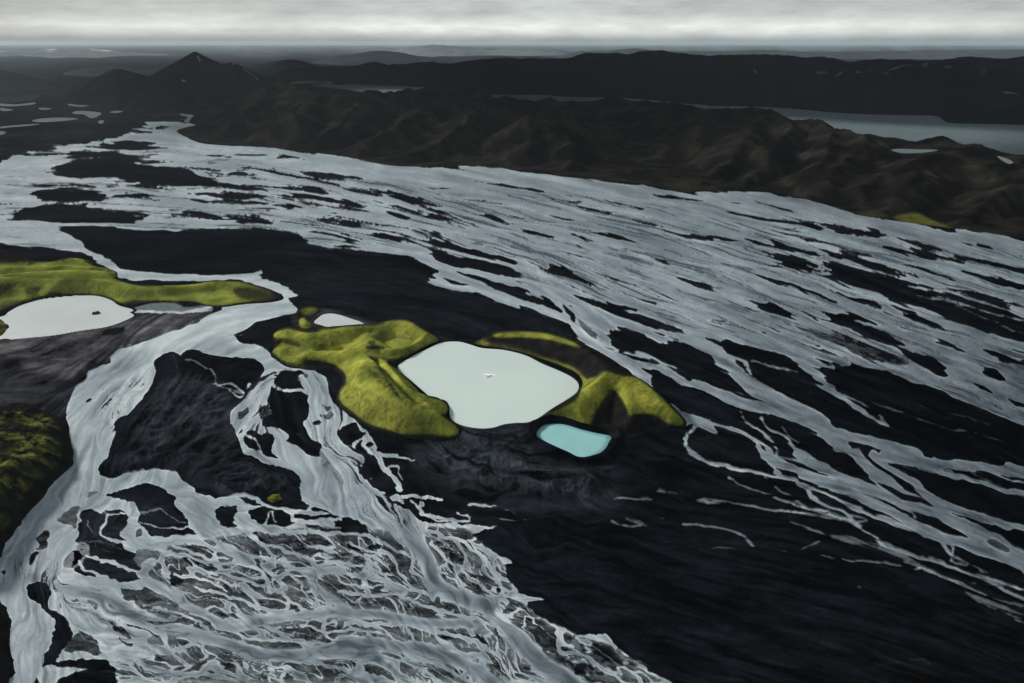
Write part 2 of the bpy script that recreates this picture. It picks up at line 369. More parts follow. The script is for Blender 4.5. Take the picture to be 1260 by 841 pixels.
# islands of the lower left
for s, v in (("G 385,155 440,130 500,110 550,110 600,125 640,150 660,180 665,200 690,210 700,250 720,275 740,290 640,298 560,300 545,280 520,255 510,240 510,200 490,175 440,160", 0),
        ("N 415,225 440,205 500,170 580,135 585,200 590,260 560,320 500,290 430,250", .3),
        ("N 585,190 640,155 700,170 780,210 760,260 740,330 790,380 880,405 940,450 990,480 1000,560 1050,590 1040,630 940,620 880,580 770,550 700,510 640,500 660,450 620,410 575,390 575,300 600,250", .05),
        ("N 780,170 880,170 950,220 930,280 890,330 910,370 940,400 880,400 790,370 750,330 780,250", .05),
        ("N 250,380 335,320 365,360 350,430 270,470 280,420", .18), ("N 210,510 270,480 290,500 225,575", .1),
        ("N 540,600 590,570 650,600 710,640 690,665 620,650 550,625", 0),
        ("N 650,520 740,540 860,580 1040,630 1050,680 1000,690 880,710 850,680 760,650 690,620 600,570", .04),
        ("N 860,710 1000,750 1100,730 1170,770 1260,810 1260,840 960,840 900,790", .22),
        ("N 450,540 540,440 600,400 660,450 650,520 540,610 460,600", .5), ("N 1000,460 1100,465 1180,480 1080,560 1060,580 1000,570", .38),
        ("N 1100,620 1160,590 1260,640 1260,720 1180,700 1110,660", .3), ("N 650,30 740,30 700,60 640,80", .35), ("N 1000,320 1040,300 1060,360 1010,370", .3),
        ("G 105,475 180,475 190,520 180,560 210,580 250,620 270,660 260,690 230,720 215,760 300,755 380,755 420,780 430,841 X 150,900 60,960 30,940 G 130,841 150,780 180,720 200,640 195,600 150,560 105,530", 0),
        ("G 240,730 250,700 300,650 360,700 370,738", .2),
        ("G 0,420 30,415 30,450 5,450", .5), ("O 325,190 340,150 440,135 490,150 490,240 470,290 420,290 360,260", .08),
        ("O 560,180 640,150 750,150 870,190 880,240 930,270 800,295 700,290 600,240", 0), ("O 990,270 1060,260 1150,280 1260,320 1260,330 1100,330 1000,290", .05),
        ("O 900,190 1000,205 1150,200 1260,215 1260,232 1100,235 960,240 910,225", 0), ("O 350,100 480,108 560,118 700,150 850,190 700,145 600,90 480,85", .1),
        ("O 870,370 960,380 1100,375 1200,400 1220,440 1150,460 1080,440 960,440 900,410", .12), ("O 0,490 100,520 210,550 200,590 80,570 0,520", .1), ("O 0,630 80,650 75,710 0,710", 0),
        ("O 590,360 640,340 680,400 650,460 600,470 560,400", .22), ("O 440,430 500,420 530,470 450,480", .35), ("O 560,590 640,570 760,650 700,680 600,620", .3),
        ("O 230,600 300,570 380,610 350,640 250,630", .2), ("O 210,680 350,670 350,720 240,730", .2), ("O 620,780 800,700 860,740 740,780", .35), ("O 0,320 60,320 200,310 215,345 100,350 0,355", 0),
        ("O 80,440 200,420 260,440 150,450", .15), ("O 380,390 470,380 520,440 420,470", .35), ("O 1180,480 1260,500 1260,520 1200,500", .1), ("O 860,760 900,740 910,790 850,800", .25),
        ("G 415,640 460,640 490,680 490,710 450,690", .22), ("G 490,560 560,520 640,540 660,560 600,570", .3), ("G 560,530 600,510 700,520 800,560 860,590 800,600 700,560", .3),
        ("G 660,600 740,605 800,640 740,640", .2), ("G 540,675 600,665 690,680 660,705 560,700", .45), ("G 800,770 860,760 900,790 840,795", .25), ("G 620,800 700,790 800,815 760,841 660,841", .3),
        ("G 980,740 1060,735 1120,750 1040,760", .3), ("G 250,525 300,530 270,550", .6), ("G 330,530 370,560 350,575 320,555", .6), ("G 820,670 900,660 980,680 1100,680 1160,690 1080,705 900,700", .45),
        ("G 560,745 640,740 720,765 700,790 620,775", .3), ("G 80,590 110,585 110,605 90,605", .6), ("G 840,480 900,500 980,560 900,570 820,520", .2), ("G 990,540 1060,520 1130,560 1060,580", .35),
        ("H 0,230 60,240 100,280 60,290 0,285 G 1230,250", .02), ("H 20,335 60,340 65,355 30,350", 0), ("H 90,335 130,330 145,345 110,352", 0), ("H 0,360 60,375 120,395 110,435 60,430 0,400 G 1220,380", .12),
        ("H 150,425 200,420 160,435", 0), ("H 330,305 370,325 350,330", .1), ("H 380,340 430,370 460,400 410,390", .1), ("H 430,420 480,430 500,455 460,445", 0), ("H 380,470 450,490 560,530 570,550 500,540 400,500", .3),
        ("H 470,670 530,680 540,705 500,700", 0), ("H 830,672 880,685 900,735 860,715", .05), ("H 915,705 960,700 1040,770 1020,780 950,745", .05), ("H 860,780 920,775 975,810 880,815", .05),
        ("H 230,560 300,555 350,580 340,600 260,590", .25), ("H 60,460 100,465 100,480 70,480", .2), ("H 70,640 120,650 130,670 60,665", .25), ("H 150,640 240,645 240,690 180,700", .45),
        ("H 760,760 800,775 830,810 800,820 770,790", .5), ("H 260,650 340,670 400,690 350,700 280,680", .45), ("H 480,620 520,600 560,640 520,660", .5)):
    land(s, v)
wat("G 515,215 570,205 620,215 650,240 690,255", 1.4, 1.2, .6); wat("G 520,245 580,265 640,275 700,265", 1.6, 2, .7); wat("G 520,195 560,200 600,195", 1, .8, .3)
wat("N 790,200 760,270 740,330 790,380 880,400 940,430", 3.2, 3, .9); wat("N 600,140 575,200 585,280 560,330", 2.5, 2, .9); wat("N 650,240 660,300 690,340", 1.5, 1, .6)
wat("N 750,545 850,560 950,610 1040,620", 4, 2.5, .8); wat("N 590,575 700,640 800,660 870,720 960,740 1060,700", 3, 2.5, .85); wat("N 560,395 700,400 800,420 900,450", 1.5, 1, .35)
wat("N 700,170 780,190 830,210 920,200", 2, 2, .8); wat("N 680,400 740,450 850,480", 2.5, 2, .2)
wat("O 280,90 450,70 600,75 680,130 800,160 890,200 890,250 960,260 1080,240 1200,240 1260,230", 3, 3, .85); wat("O 340,95 500,110 545,160 500,230 490,270 640,290", 6, 7, .85)
wat("O 900,170 980,175 1080,150 1180,180 1260,210", 2, 2.5, .8); wat("O 960,260 1060,260 1160,290 1260,300", 3, 2, .85); wat("O 700,280 720,200 760,180 750,240 780,260", 2.5, 2, .6)
wat("G 235,735 300,730 370,745", 2, 1.5, .9); V.poly("G 145,780 310,790 300,800 230,820 200,841 150,841", .85, 1.5)
wat("O 60,100 140,200 200,310 270,400 300,500 370,590 500,620 560,700 610,780", 11, 12); wat("O 380,340 600,300 900,300 1260,365", 6, 6); wat("O 530,470 640,530 740,610 840,640", 4, 5)
wat("O 470,400 530,470 560,560", 3, 2); wat("O 0,610 100,580 200,640 350,650 420,660", 6, 4); wat("O 150,640 160,750", 1.8, 1.8); wat("O 350,660 360,720 480,740 600,770", 3, 3)
wat("G 560,395 525,440 560,480 640,520 700,560 780,600 880,640", 13, 12); wat("G 200,480 400,530 500,600 650,640 850,700 1000,740 1257,730", 17, 14)
wat("G 370,740 500,740 600,720 700,700", 6, 5); wat("G 480,640 520,700 500,730", 8, 7); wat("G 540,760 580,800 700,830 900,835", 7, 7)
wat("H 240,230 250,300 320,390 350,480 450,530 560,570 640,660 750,780 850,841", 16, 22)

for s, a, b in (("R 500,385 600,370 750,375 880,380 940,400 1000,430", 4, 4), ("R 540,400 530,440 560,480 620,500 680,520 740,560 800,582", 4, 4), ("R 600,430 660,440 720,460 770,490 800,540 830,575", 4, 5),
        ("R 640,400 700,420 760,440 800,470 880,480 960,500 1020,520 1080,530", 3.5, 4.5), ("R 780,460 830,450 900,460 960,480", 3, 3), ("R 400,400 460,420 520,440 560,438", 3, 2.5), ("R 480,510 560,530 640,560 720,572", 3, 4),
        ("R 560,590 640,600 720,640 800,650 900,640 1000,650 1060,672", 5, 4), ("R 830,520 900,530 980,530 1060,560 1140,580 1220,605", 4, 4), ("R 850,600 920,600 1000,600 1080,620 1160,640 1230,682", 5, 5),
        ("R 1060,400 1100,440 1150,480 1200,520 1240,560", 3, 3), ("R 1080,380 1140,400 1190,440 1220,480 1245,545", 3.5, 6), ("R 1100,480 1150,520 1200,548", 2, 2), ("R 160,520 220,560 280,620 340,650 400,662", 4, 4),
        ("R 200,600 260,640 285,680 400,672 480,650", 4, 4), ("R 340,700 400,720 500,722 600,742", 5, 5), ("R 640,680 720,690 800,700 880,722 960,742", 5, 5), ("R 560,650 640,662 720,682 780,700", 4, 3),
        ("R 700,470 740,500 760,540 800,560", 2.5, 2.5), ("R 860,400 900,420 960,430 980,460", 2.5, 2), ("R 660,500 700,480 760,485", 2, 2), ("R 900,440 940,470 960,510", 2.5, 2.5), ("R 460,440 500,470 560,500 600,505", 2.5, 2.5),
        ("R 430,480 500,490 560,520", 2.5, 2), ("R 740,600 800,620 880,615 960,630", 3, 3), ("R 1000,680 1080,700 1140,740", 5, 6), ("R 860,660 940,680 1020,700 1080,742", 4, 5), ("R 1100,640 1140,690 1160,742", 3, 4),
        ("R 640,420 650,460 690,500", 1.6, 1.6), ("R 560,470 600,450 640,470", 1.6, 1.6), ("R 820,470 850,500 900,510 940,505", 2, 2), ("R 980,540 1000,570 980,600", 2, 2), ("R 880,540 900,570 960,590", 2, 2),
        ("R 240,590 300,600 340,640", 3, 3), ("R 300,560 360,580 420,620 500,640", 3, 3), ("R 380,560 460,580 520,620", 2.5, 2.5)):
    V3.stroke(s, a, b, 1.0, .8)
# zones of fine channels and streaks
N.poly("G 790,300 900,270 1257,260 H 200,280 300,360 340,470 560,580 650,700 760,841 G 400,841 420,760 540,740 620,700 560,620 480,560 600,480 540,420 600,330", .9, 14)
N.poly("H 300,280 400,265 480,280 600,400 650,520 800,640 1000,700 1130,800 1180,841 850,841 640,640 570,570 380,480", .95, 6)
N.poly("G 200,500 400,520 500,600 420,740 250,640 210,560", .45, 8)
N.poly("M 590,300 740,270 860,400 1000,560 1100,720 M 900,840 700,800 600,600 620,500", .45, 5)
N.poly("E 865,335 900,350 990,430 1020,465 960,440 890,380", .8, 3); N.poly("F 5,765 60,745 120,780 200,800 280,840 I 340,60 250,60 100,30 30,0", .55, 3)
N.poly("D 470,560 560,510 555,560 500,640 420,720 400,700", .55, 3); N.poly("E 345,190 480,225 620,290 560,270 420,235", .4, 3)
S.poly("X 300,225 420,215 600,232 800,250 1000,270 1200,300 1420,330 1420,590 1180,500 1000,430 860,410 760,380 640,340 540,270 400,260", .72, 14)
S.poly("X 380,190 700,205 900,235 1100,275 1260,305 1260,318 1050,290 880,262 700,238 500,222 400,215", .0, 8, .8)
S.poly("A 60,640 200,690 400,660 700,700 1000,700 B 0,720 300,740 500,800 E 300,60 0,70 A 1260,838 700,835 300,830 60,800 20,700", .85, 8)
S.poly("A 60,670 400,690 1260,690 B 0,700 300,780 0,830 A 700,832 300,836 60,815", 1.35, 6)
for s_z, a_z in (("M 100,100 400,60 720,140 900,430 1080,640 1100,840 700,840 560,520 300,560 60,600 20,420", .55), ("J 760,40 1120,0 900,300 860,380 780,260", .9), ("N 520,60 1000,80 1030,250 900,430 1000,520 800,480 600,420", .3), ("G 200,470 400,500 560,560 700,640 560,720 350,640 220,560", .6), ("G 60,380 240,330 200,480 80,470", .4), ("H 0,20 200,120 300,260 250,300 0,200", .6)):
    S.poly(s_z, a_z, 8)
S.poly("X 60,188 200,170 300,190 380,215 300,222 200,200 60,210", .25, 8)
S.poly("D 40,0 220,0 300,60 340,120 200,100 60,80", .45, 6)
S.poly("F 350,340 450,340 860,510 760,510 560,440", .9, 5)
S.poly("E 780,120 1000,230 1260,300 1260,400 1000,300 850,260", .8, 8)
# deeper smooth channels show darker
for s, a, b, v in (("H 235,200 240,230 250,300 320,390 350,480 450,530 560,570 640,660 750,780 850,841 X 760,900", 11, 20, -.62), ("G 120,450 200,480 400,530 500,600 650,640 850,700 1000,740 1257,730 H 150,760", 11, 10, -.58),
        ("H 0,590 150,590 300,620 480,625 540,660", 8, 6, -.6), ("H 0,690 250,710 350,730 450,770 560,841", 13, 10, -.7), ("G 560,395 525,440 560,480 640,520 700,560 780,600 880,640 1000,600 1150,590 1257,585", 9, 7, -.4),
        ("H 520,760 525,841", 5, 8, -.4), ("E 340,140 370,190 500,225 620,270", 5, 4, .25), ("E 560,60 700,130 740,180 760,230 850,330 950,440 1040,495", 6, 8, .25), ("H 1060,20 1180,80", 1, 1, 0),
        ("G 1257,420 1150,440 1170,490 1240,540 H 60,600", 8, 6, -.35), ("X 520,285 500,240 480,215", 16, 26, -.15)):
    T.stroke(s, a, b, v, 3)
T.a[:] = blur(T.a, 2, 3)
for s, v in (("N 450,540 540,440 600,400 660,450 650,520 540,610 460,600", .5), ("H 560,590 640,520 680,560 760,620 870,670 820,700 700,650 620,620", .55), ("X 100,330 D 480,165 640,175 850,178 1000,200 1100,250 1080,310 860,390 640,440 480,450 560,400 800,310 1000,275 870,195", .4),
        ("H 270,210 400,258 480,290 560,360 520,380 400,300 300,270", .35), ("D 860,400 1200,560 1260,680 1260,840 1100,760 900,640 980,540 850,430", .22)):
    T.poly(s, v, 6)

for s, a in (("X 640,300 740,320 860,350 980,385 1080,430 1000,430 900,400 780,370 690,345", .95), ("X 560,240 640,255 720,270 700,290 620,275", .7), ("X 980,330 1100,370 1250,430 1250,470 1150,450 1040,400", .8), ("X 440,262 560,290 640,330 640,345 540,310", .8), ("X 130,232 300,250 480,285 440,300 250,285 100,262", .9)):
    S.poly(s, a, 10)
# --- flow direction, from sampled arrows
fl = np.array([(50, 200, 1, .0), (250, 230, 1, .1), (400, 250, 1, .2), (550, 300, 1, .42), (700, 400, 1, .7), (600, 230, 1, .1), (800, 250, 1, .17), (1000, 250, 1, .24), (1200, 330, 1, .33),
    (1000, 400, 1, .42), (900, 500, 1, .5), (1200, 600, 1, .5), (1100, 680, 1, .4), (950, 620, 1, .1), (300, 385, -1, .25), (180, 450, -.7, .9), (100, 560, -.3, 1), (50, 640, -.5, 1), (30, 760, 0, 1),
    (130, 720, 1, .3), (250, 760, 1, .35), (380, 780, 1, .2), (400, 520, .2, 1), (430, 600, .6, 1), (520, 670, .6, 1), (600, 760, .7, 1), (300, 640, 1, .5), (350, 700, 1, .3), (700, 800, 1, .55), (800, 340, 1, .35),
    (400, 330, 1, .1), (700, 700, 1, .1), (1000, 750, 1, .25), (250, 520, -.6, .8), (60, 440, 1, -.3), (200, 300, 1, .05), (500, 380, 1, .15), (600, 620, 1, .15), (640, 300, 1, .3)], float)
yy, xx = np.mgrid[0:CHY, 0:CWX].astype(float); xx += OX; yy += OY
ang2 = 2 * np.arctan2(fl[:, 3], fl[:, 2])
c2 = np.zeros_like(xx); s2 = np.zeros_like(xx)
lx, ly = np.meshgrid(np.linspace(OX, OX + CWX, 100), np.linspace(OY, OY + CHY, 60))
for k in range(len(fl)):
    w = 1 / (((xx - fl[k, 0]) ** 2 + (yy - fl[k, 1]) ** 2) / 2500.0 + 1) ** 1.6
    c2 += w * math.cos(ang2[k]); s2 += w * math.sin(ang2[k])
ang = 0.5 * np.arctan2(s2, c2) + (1.1 * fbm(xx / 55, yy / 34, 2, off=3) + .9 * fbm(xx / 20, yy / 13, 2, off=6)) * sstep(300, 600, yy) * sstep(900, 700, xx) + .25 * fbm(xx / 50, yy / 16, 2, off=13)
FX, FY = np.cos(ang), np.sin(ang)

def lic(src, steps, step=1.0):
    acc = src.copy(); n = 1.0
    for sgn in (1, -1):
        px, py = xx.copy(), yy.copy()
        for k in range(steps):
            ix = np.clip((px - OX + .5).astype(int), 0, CWX - 1); iy = np.clip((py - OY + .5).astype(int), 0, CHY - 1)
            px += sgn * step * FX[iy, ix]; py += sgn * step * FY[iy, ix]
            ix = np.clip((px - OX + .5).astype(int), 0, CWX - 1); iy = np.clip((py - OY + .5).astype(int), 0, CHY - 1)
            acc += src[iy, ix]
        n += steps
    return acc / n
def unit(a):
    return (a - a.mean()) / a.std()

sy_ = 0.35 + 0.65 * sstep(120, 600, yy)          # outlines fray less with distance
# fray the traced edges
fr = V.a
noise_src = rng.standard_normal(xx.shape)
lic_f = unit(lic(noise_src, 14)); lic_m = unit(lic(blur(noise_src, 1, 1), 30))
wx = (6.0 * fbm(xx / 17, yy / (13 * sy_), 4, .50, off=1)) * sy_
wy = (4.6 * fbm(xx / 17, yy / (13 * sy_), 4, .50, off=5)) * sy_ ** 1.5
upz = np.clip(sstep(460, 320, yy) + sstep(640, 760, xx), 0, 1)
wx = wx * (1 - .62 * upz); wy = wy * (1 - .62 * upz)
slide = (lic_m * 3.2 + lic_f * 1.6) * (.5 + .5 * sstep(900, 500, yy)) * sstep(560, 330, yy + .25 * np.abs(xx - 1000)) + .35 * lic_m
rip = unit(lic(blur(rng.standard_normal(xx.shape), 2, 2), 30)) * 1.25 * upz
slide = slide * (1 + 1.3 * upz)
wx = wx + slide * FX - rip * FY; wy = wy + slide * FY + rip * FX * (.45 + .55 * sy_)
qx = np.clip(xx - OX + wx, 0, CWX - 1.01); qy = np.clip(yy - OY + wy, 0, CHY - 1.01)
i0 = qx.astype(int); j0 = qy.astype(int); fx = qx - i0; fy = qy - j0
v = (fr[j0, i0] * (1 - fx) + fr[j0, i0 + 1] * fx) * (1 - fy) + (fr[j0 + 1, i0] * (1 - fx) + fr[j0 + 1, i0 + 1] * fx) * fy
v2 = V2.a
v2 = (v2[j0, i0] * (1 - fx) + v2[j0, i0 + 1] * fx) * (1 - fy) + (v2[j0 + 1, i0] * (1 - fx) + v2[j0 + 1, i0 + 1] * fx) * fy
v2 = v2 * sstep(-1.7, .35, lic_m * .75 + lic_f * .40 + (v2 - .40) * 2.6)
v = np.maximum(v, v2)
v3 = V3.a
v3 = (v3[j0, i0] * (1 - fx) + v3[j0, i0 + 1] * fx) * (1 - fy) + (v3[j0 + 1, i0] * (1 - fx) + v3[j0 + 1, i0 + 1] * fx) * fy
noise2 = rng.standard_normal(xx.shape); lic_c = unit(lic(blur(noise2, 2, 2), 30, 1.4))
lf = lic_f * .35 + lic_m * .65
patch = fbm(xx / 70, yy / 28, 3, off=11)
# streak bars: dark lenses lying along the flow
bars = np.clip((lic_c * .55 + lic_m * .62 + lic_f * .18 + patch * 1.5) - 1.0, 0, 1.2) * S.a
thin = np.clip(lic_m * .7 + lic_f * .5 - .75, 0, 1) * S.a * (0.6 + patch)
v = v - bars * 1.4 - np.clip(thin, 0, 1) * .7
U = Canvas(0.0)
U.poly("A 40,560 300,540 620,570 800,600 1260,640 B 0,640 400,740 500,830 E 0,70 A 700,836 300,836 40,815 -200,760 -200,600", 1.0, 8)
lic_t = unit(lic(rng.standard_normal(xx.shape), 26)); lic_u = unit(lic(blur(rng.standard_normal(xx.shape), 1, 1), 60))
ub = .60 * lic_t + .85 * lic_u + 1.3 * patch
v = v - np.clip(ub - .95, 0, .8) * 2.0 * U.a * sstep(.5, .9, v)
v = np.where(v < .4, v + np.clip(.55 * lic_t - .9 * lic_u - .80, 0, .7) * 1.6 * U.a * sstep(.22, .45, blur(V.a, 6, 2)), v)
# threads of water across dark ground near the fans
edge = blur(V.a, 9, 2)
v = np.where(v < .3, v + np.clip(lic_m + .5 * lic_f - 1.7 + 1.6 * patch, 0, 1) * .55 * sstep(.12, .5, edge) * (1 - N.a) * np.clip(sstep(500, 380, yy) + sstep(700, 800, xx), 0, 1), v)
# dendritic network
def vein(r_, n_, L_, w_):
    q = unit(lic(blur(rng.standard_normal(xx.shape), r_, n_), L_))
    return q, np.clip(1 - np.abs(q) / w_, 0, 1)
qL, veL = vein(5, 3, 36, .30); qM, veM = vein(3, 3, 30, .26); qS, veS = vein(1, 2, 15, .40); qT, veT = vein(1, 1, 8, .42)
density = sstep(-.35, .45, fbm(xx / 50, yy / 26, 3, off=41))
fine = sstep(-.2, .35, fbm(xx / 38, yy / 22, 2, off=43))
bgd = .03 + .22 * density + .09 * np.clip(qM, -1, 1)
vn = bgd + .55 * veS ** 1.3 * (.45 + .55 * fine) + .20 * veT * fine * (.4 + .6 * density)
vn = np.maximum(vn, .95 * sstep(.15, .8, veM) * (.60 + .40 * density))
vn = np.clip(np.maximum(vn, sstep(.02, .4, veL) * 1.05), .02, 1)
net = np.clip(.6 * veS + .4 * veT, 0, 1)
deep = np.clip(-T.a * 2.4, 0, 1)
wn = N.a * (1 - deep) * sstep(.02, .3, v + .12)
keep = v > .9
v = v * (1 - wn) + np.where(v > .55, np.maximum(vn, .10), v * .45 + vn * .6) * wn
v = np.maximum(v, v3 * np.clip(1.05 + .10 * qS, 0, 1))
sm_ = .75 * np.clip(upz + .25, 0, 1)
v = v * (1 - sm_) + blur(v, 1, 1) * sm_
v = np.clip(v, 0, 1)
VV = v
vb = blur(VV, 1, 1)
edge_ = np.exp(-((vb - .62) / .24) ** 2)
inner = blur(np.clip(VV, 0, 1), 4, 2)
tone = T.a * 1.0 + .05 * lic_m + .03 * lic_f + .15 * lic_c + .10 * patch
tone = tone + .50 * edge_ * (.6 + .4 * qS) * sstep(250, 480, yy) * (1 - .35 * N.a) + .22 * (1 - inner) - .12
tone = tone + .13 * qS * sstep(330, 460, yy) * (1 - deep) + .10 * qM * sstep(330, 460, yy)
tone = tone - .35 * N.a * sstep(.2, .8, veL) * sstep(.8, 1, vb)
shal = np.clip(lic_m * .55 + lic_f * .5 + 1.2 * patch - .25, 0, 1.4)
fil = np.clip(1 - np.abs(lic_m + .35 * lic_f) / .30, 0, 1) * sstep(-.9, .8, lic_c)
tone = tone + .28 * fil * (1 - deep) - .05
tone = tone - .85 * shal * np.clip(S.a * 1.25, 0, 1) - .25 * np.clip(lic_f * .6 + lic_m * .5 - .4, 0, 1) * (1 - N.a)
# west lightened, east darkened: cloud shade and vignette painted into the water tone
tone = tone + .22 * sstep(820, 250, xx) * sstep(950, 600, yy + xx * .3) - .24 * sstep(620, 1150, xx) - .10 * sstep(330, 220, yy) * sstep(400, 700, xx)
# the wide fan towards the right side takes the painted darker tone
TONE = np.clip(tone, -1, 1)

# --- colour of the dry ground
A0 = np.zeros((CHY, CWX, 3))
A0[:] = (.0052, .0066, .0088)
def tint(s, col, soft, amount=1.0):
    c = Canvas(0); c.poly(s, 1.0, soft)
    m = (c.a * amount)[..., None]
    A0[:] = A0 * (1 - m) + np.array(col) * m
tint("D -300,380 0,418 150,400 380,368 490,340 560,318 640,318 770,318 745,350 640,388 520,432 430,458 405,490 330,520 280,560 240,600 100,640 -300,640", (.088, .082, .088), 6)
tint("D -300,560 0,560 120,540 260,560 280,590 240,690 0,690 -300,700", (.032, .031, .037), 10)
tint("D 130,470 380,390 520,400 420,450 330,500 200,480", (.055, .050, .056), 12, .6)
tint("D 0,490 60,495 90,520 40,560 -100,570 -100,490", (.005, .005, .007), 5, .8)
tint("X -160,130 A 0,400 160,370 500,370 700,420 500,480 300,530 0,600 X -160,225", (.010, .011, .014), 6)
tint("A 0,470 300,460 490,485 300,530 0,560", (.017, .013, .013), 5, .6)
tint("E 100,100 330,170 500,260 800,400 450,420 250,350 0,330 D 1000,240 1000,160 1150,80", (.0078, .0098, .013), 20)
tint("D 1160,150 1260,140 E 100,150 60,190 D 1150,190", (.022, .014, .017), 6, .45)
tint("H 260,0 330,70 420,130 520,170 640,195 800,200 960,198 1030,150 1000,50 900,30 700,10 400,0", (.025, .028, .034), 16)
tint("Q -300,640 0,640 250,610 350,700 500,790 700,820 600,860 0,860 -300,860", (.020, .023, .028), 14)
tint("D 570,640 700,560 860,640 850,800 700,830 500,800", (.034, .038, .046), 14)
tint("G 390,0 900,0 1050,60 1100,140 800,140 600,50 400,70", (.020, .023, .029), 14)
tint("E 440,740 560,745 680,745 730,800 640,840 450,840 420,790", (.020, .023, .028), 10)
tint("D 400,380 460,375 450,400 380,405", (.006, .006, .008), 2)
tint("N 540,140 1260,140 1260,840 560,640", (.014, .017, .022), 20, .8)
tint("P 190,30 340,40 590,110 640,140 420,160 200,160", (.05, .046, .055), 3, .8)
tint("Q 270,640 330,600 360,680 470,780 600,820 720,800 800,760 860,700 860,800 640,850 400,820 300,720", (.0065, .008, .012), 4)
_far_haze = sstep(76, 62, yy)[..., None]; A0 = A0 * (1 - _far_haze) + np.array((.075, .095, .108)) * _far_haze  # far rows paled blue grey: distance haze painted into the ground colour
A0 *= (1 + .30 * lic_m[..., None] + .32 * np.clip(lic_c, -2, 2)[..., None] + .45 * patch[..., None] + .22 * fbm(xx / 6, yy / 4, 3, off=77)[..., None])
A0 *= (1 + .55 * ridged(xx / 34, yy / 17, 4, .6, off=99)[..., None] * sstep(330, 430, yy)[..., None])
A0 += np.array((.010, .0115, .0135)) * (np.clip(lic_m * .7 + lic_f * .4 - 1.0, 0, 1.6) * np.clip(patch + .15, 0, 1) * sstep(380, 480, yy))[..., None]
A0 = np.clip(A0 * np.array([.58, .62, .66]), .0012, 1)

# ------------------------------------------------------------------ mesh helpers
def link(o, label=None, cat=None, group=None, kind=None, parent=None):
    if o.name not in COL.objects: COL.objects.link(o)
    if label: o['label'] = label
    if cat: o['category'] = cat
    if group: o['group'] = group
    if kind: o['kind'] = kind
    if parent: o.parent = parent
    return o

def grid_mesh(name, X, Y, Z, mat, keepv=None, attrs=None, smooth=True):
    h, w = X.shape
    idx = np.arange(h * w).reshape(h, w)
    q = np.stack([idx[:-1, :-1], idx[1:, :-1], idx[1:, 1:], idx[:-1, 1:]], -1).reshape(-1, 4)
    if keepv is not None:
        kv = keepv.ravel()
        q = q[kv[q].any(1)]
    # make faces look up
    used = np.zeros(h * w, bool); used[q.ravel()] = True
    remap = np.cumsum(used) - 1
    q = remap[q]
    co = np.stack([X.ravel()[used], Y.ravel()[used], Z.ravel()[used]], -1)
    if len(q):
        a, b, c = co[q[0, 0]], co[q[0, 1]], co[q[0, 2]]
        if np.cross(b - a, c - b)[2] < 0: q = q[:, ::-1]
    me = bpy.data.meshes.new(name)
    me.vertices.add(len(co)); me.vertices.foreach_set('co', co.astype(np.float32).ravel())
    me.loops.add(q.size); me.loops.foreach_set('vertex_index', q.astype(np.int32).ravel())
    me.polygons.add(len(q)); me.polygons.foreach_set('loop_start', (np.arange(len(q)) * 4).astype(np.int32))
    me.polygons.foreach_set('loop_total', np.full(len(q), 4, np.int32))
    me.update(calc_edges=True)
    me.polygons.foreach_set('use_smooth', np.full(len(q), smooth))
    for k, arr in (attrs or {}).items():
        if arr.ndim == 3:
            at = me.attributes.new(k, 'FLOAT_COLOR', 'POINT')
            c4 = np.ones((used.sum(), 4), np.float32); c4[:, :3] = arr.reshape(-1, 3)[used]
            at.data.foreach_set('color', c4.ravel())
        else:
            at = me.attributes.new(k, 'FLOAT', 'POINT')
            at.data.foreach_set('value', arr.ravel()[used].astype(np.float32))
    me.materials.append(mat)
    return bpy.data.objects.new(name, me)

def mat_new(name):
    m = bpy.data.materials.new(name); m.use_nodes = True
    nt = m.node_tree; nt.nodes.clear()
    out = nt.nodes.new('ShaderNodeOutputMaterial'); bs = nt.nodes.new('ShaderNodeBsdfPrincipled')
    nt.links.new(bs.outputs[0], out.inputs['Surface'])
    return m, nt, bs
def nd(nt, t, **kw):
    n = nt.nodes.new(t)
    for k, v in kw.items(): setattr(n, k, v)
    return n
def noise_node(nt, scale, detail=6, rough=.6, vec=None, stretch=None):
    tc = nd(nt, 'ShaderNodeTexCoord'); n = nd(nt, 'ShaderNodeTexNoise')
    n.inputs['Scale'].default_value = scale; n.inputs['Detail'].default_value = detail; n.inputs['Roughness'].default_value = rough
    src = tc.outputs['Object']
    if stretch:
        mp = nd(nt, 'ShaderNodeMapping'); mp.inputs['Scale'].default_value = stretch
        nt.links.new(src, mp.inputs[0]); src = mp.outputs[0]
    nt.links.new(src, n.inputs['Vector'])
    return n.outputs['Fac']
def maprange(nt, s, a, b, c, d):
    m = nd(nt, 'ShaderNodeMapRange'); m.inputs[1].default_value = a; m.inputs[2].default_value = b
    m.inputs[3].default_value = c; m.inputs[4].default_value = d
    nt.links.new(s, m.inputs[0]); return m.outputs[0]
def mulcol(nt, col, fac):
    m = nd(nt, 'ShaderNodeMix', data_type='RGBA', blend_type='MULTIPLY'); m.inputs[0].default_value = 1
    nt.links.new(col, m.inputs[6]); nt.links.new(fac, m.inputs[7]); return m.outputs[2]
def mixcol(nt, f, a, b):
    m = nd(nt, 'ShaderNodeMix', data_type='RGBA')
    nt.links.new(f, m.inputs[0])
    for k, s in ((6, a), (7, b)):
        if isinstance(s, tuple): m.inputs[k].default_value = (*s, 1)
        else: nt.links.new(s, m.inputs[k])
    return m.outputs[2]
def attr(nt, name, col=False):
    a = nd(nt, 'ShaderNodeAttribute', attribute_name=name)
    return a.outputs['Color'] if col else a.outputs['Fac']
def bump(nt, bs, h, strength, dist):
    b = nd(nt, 'ShaderNodeBump'); b.inputs['Strength'].default_value = strength; b.inputs['Distance'].default_value = dist
    nt.links.new(h, b.inputs['Height']); nt.links.new(b.outputs[0], bs.inputs['Normal'])

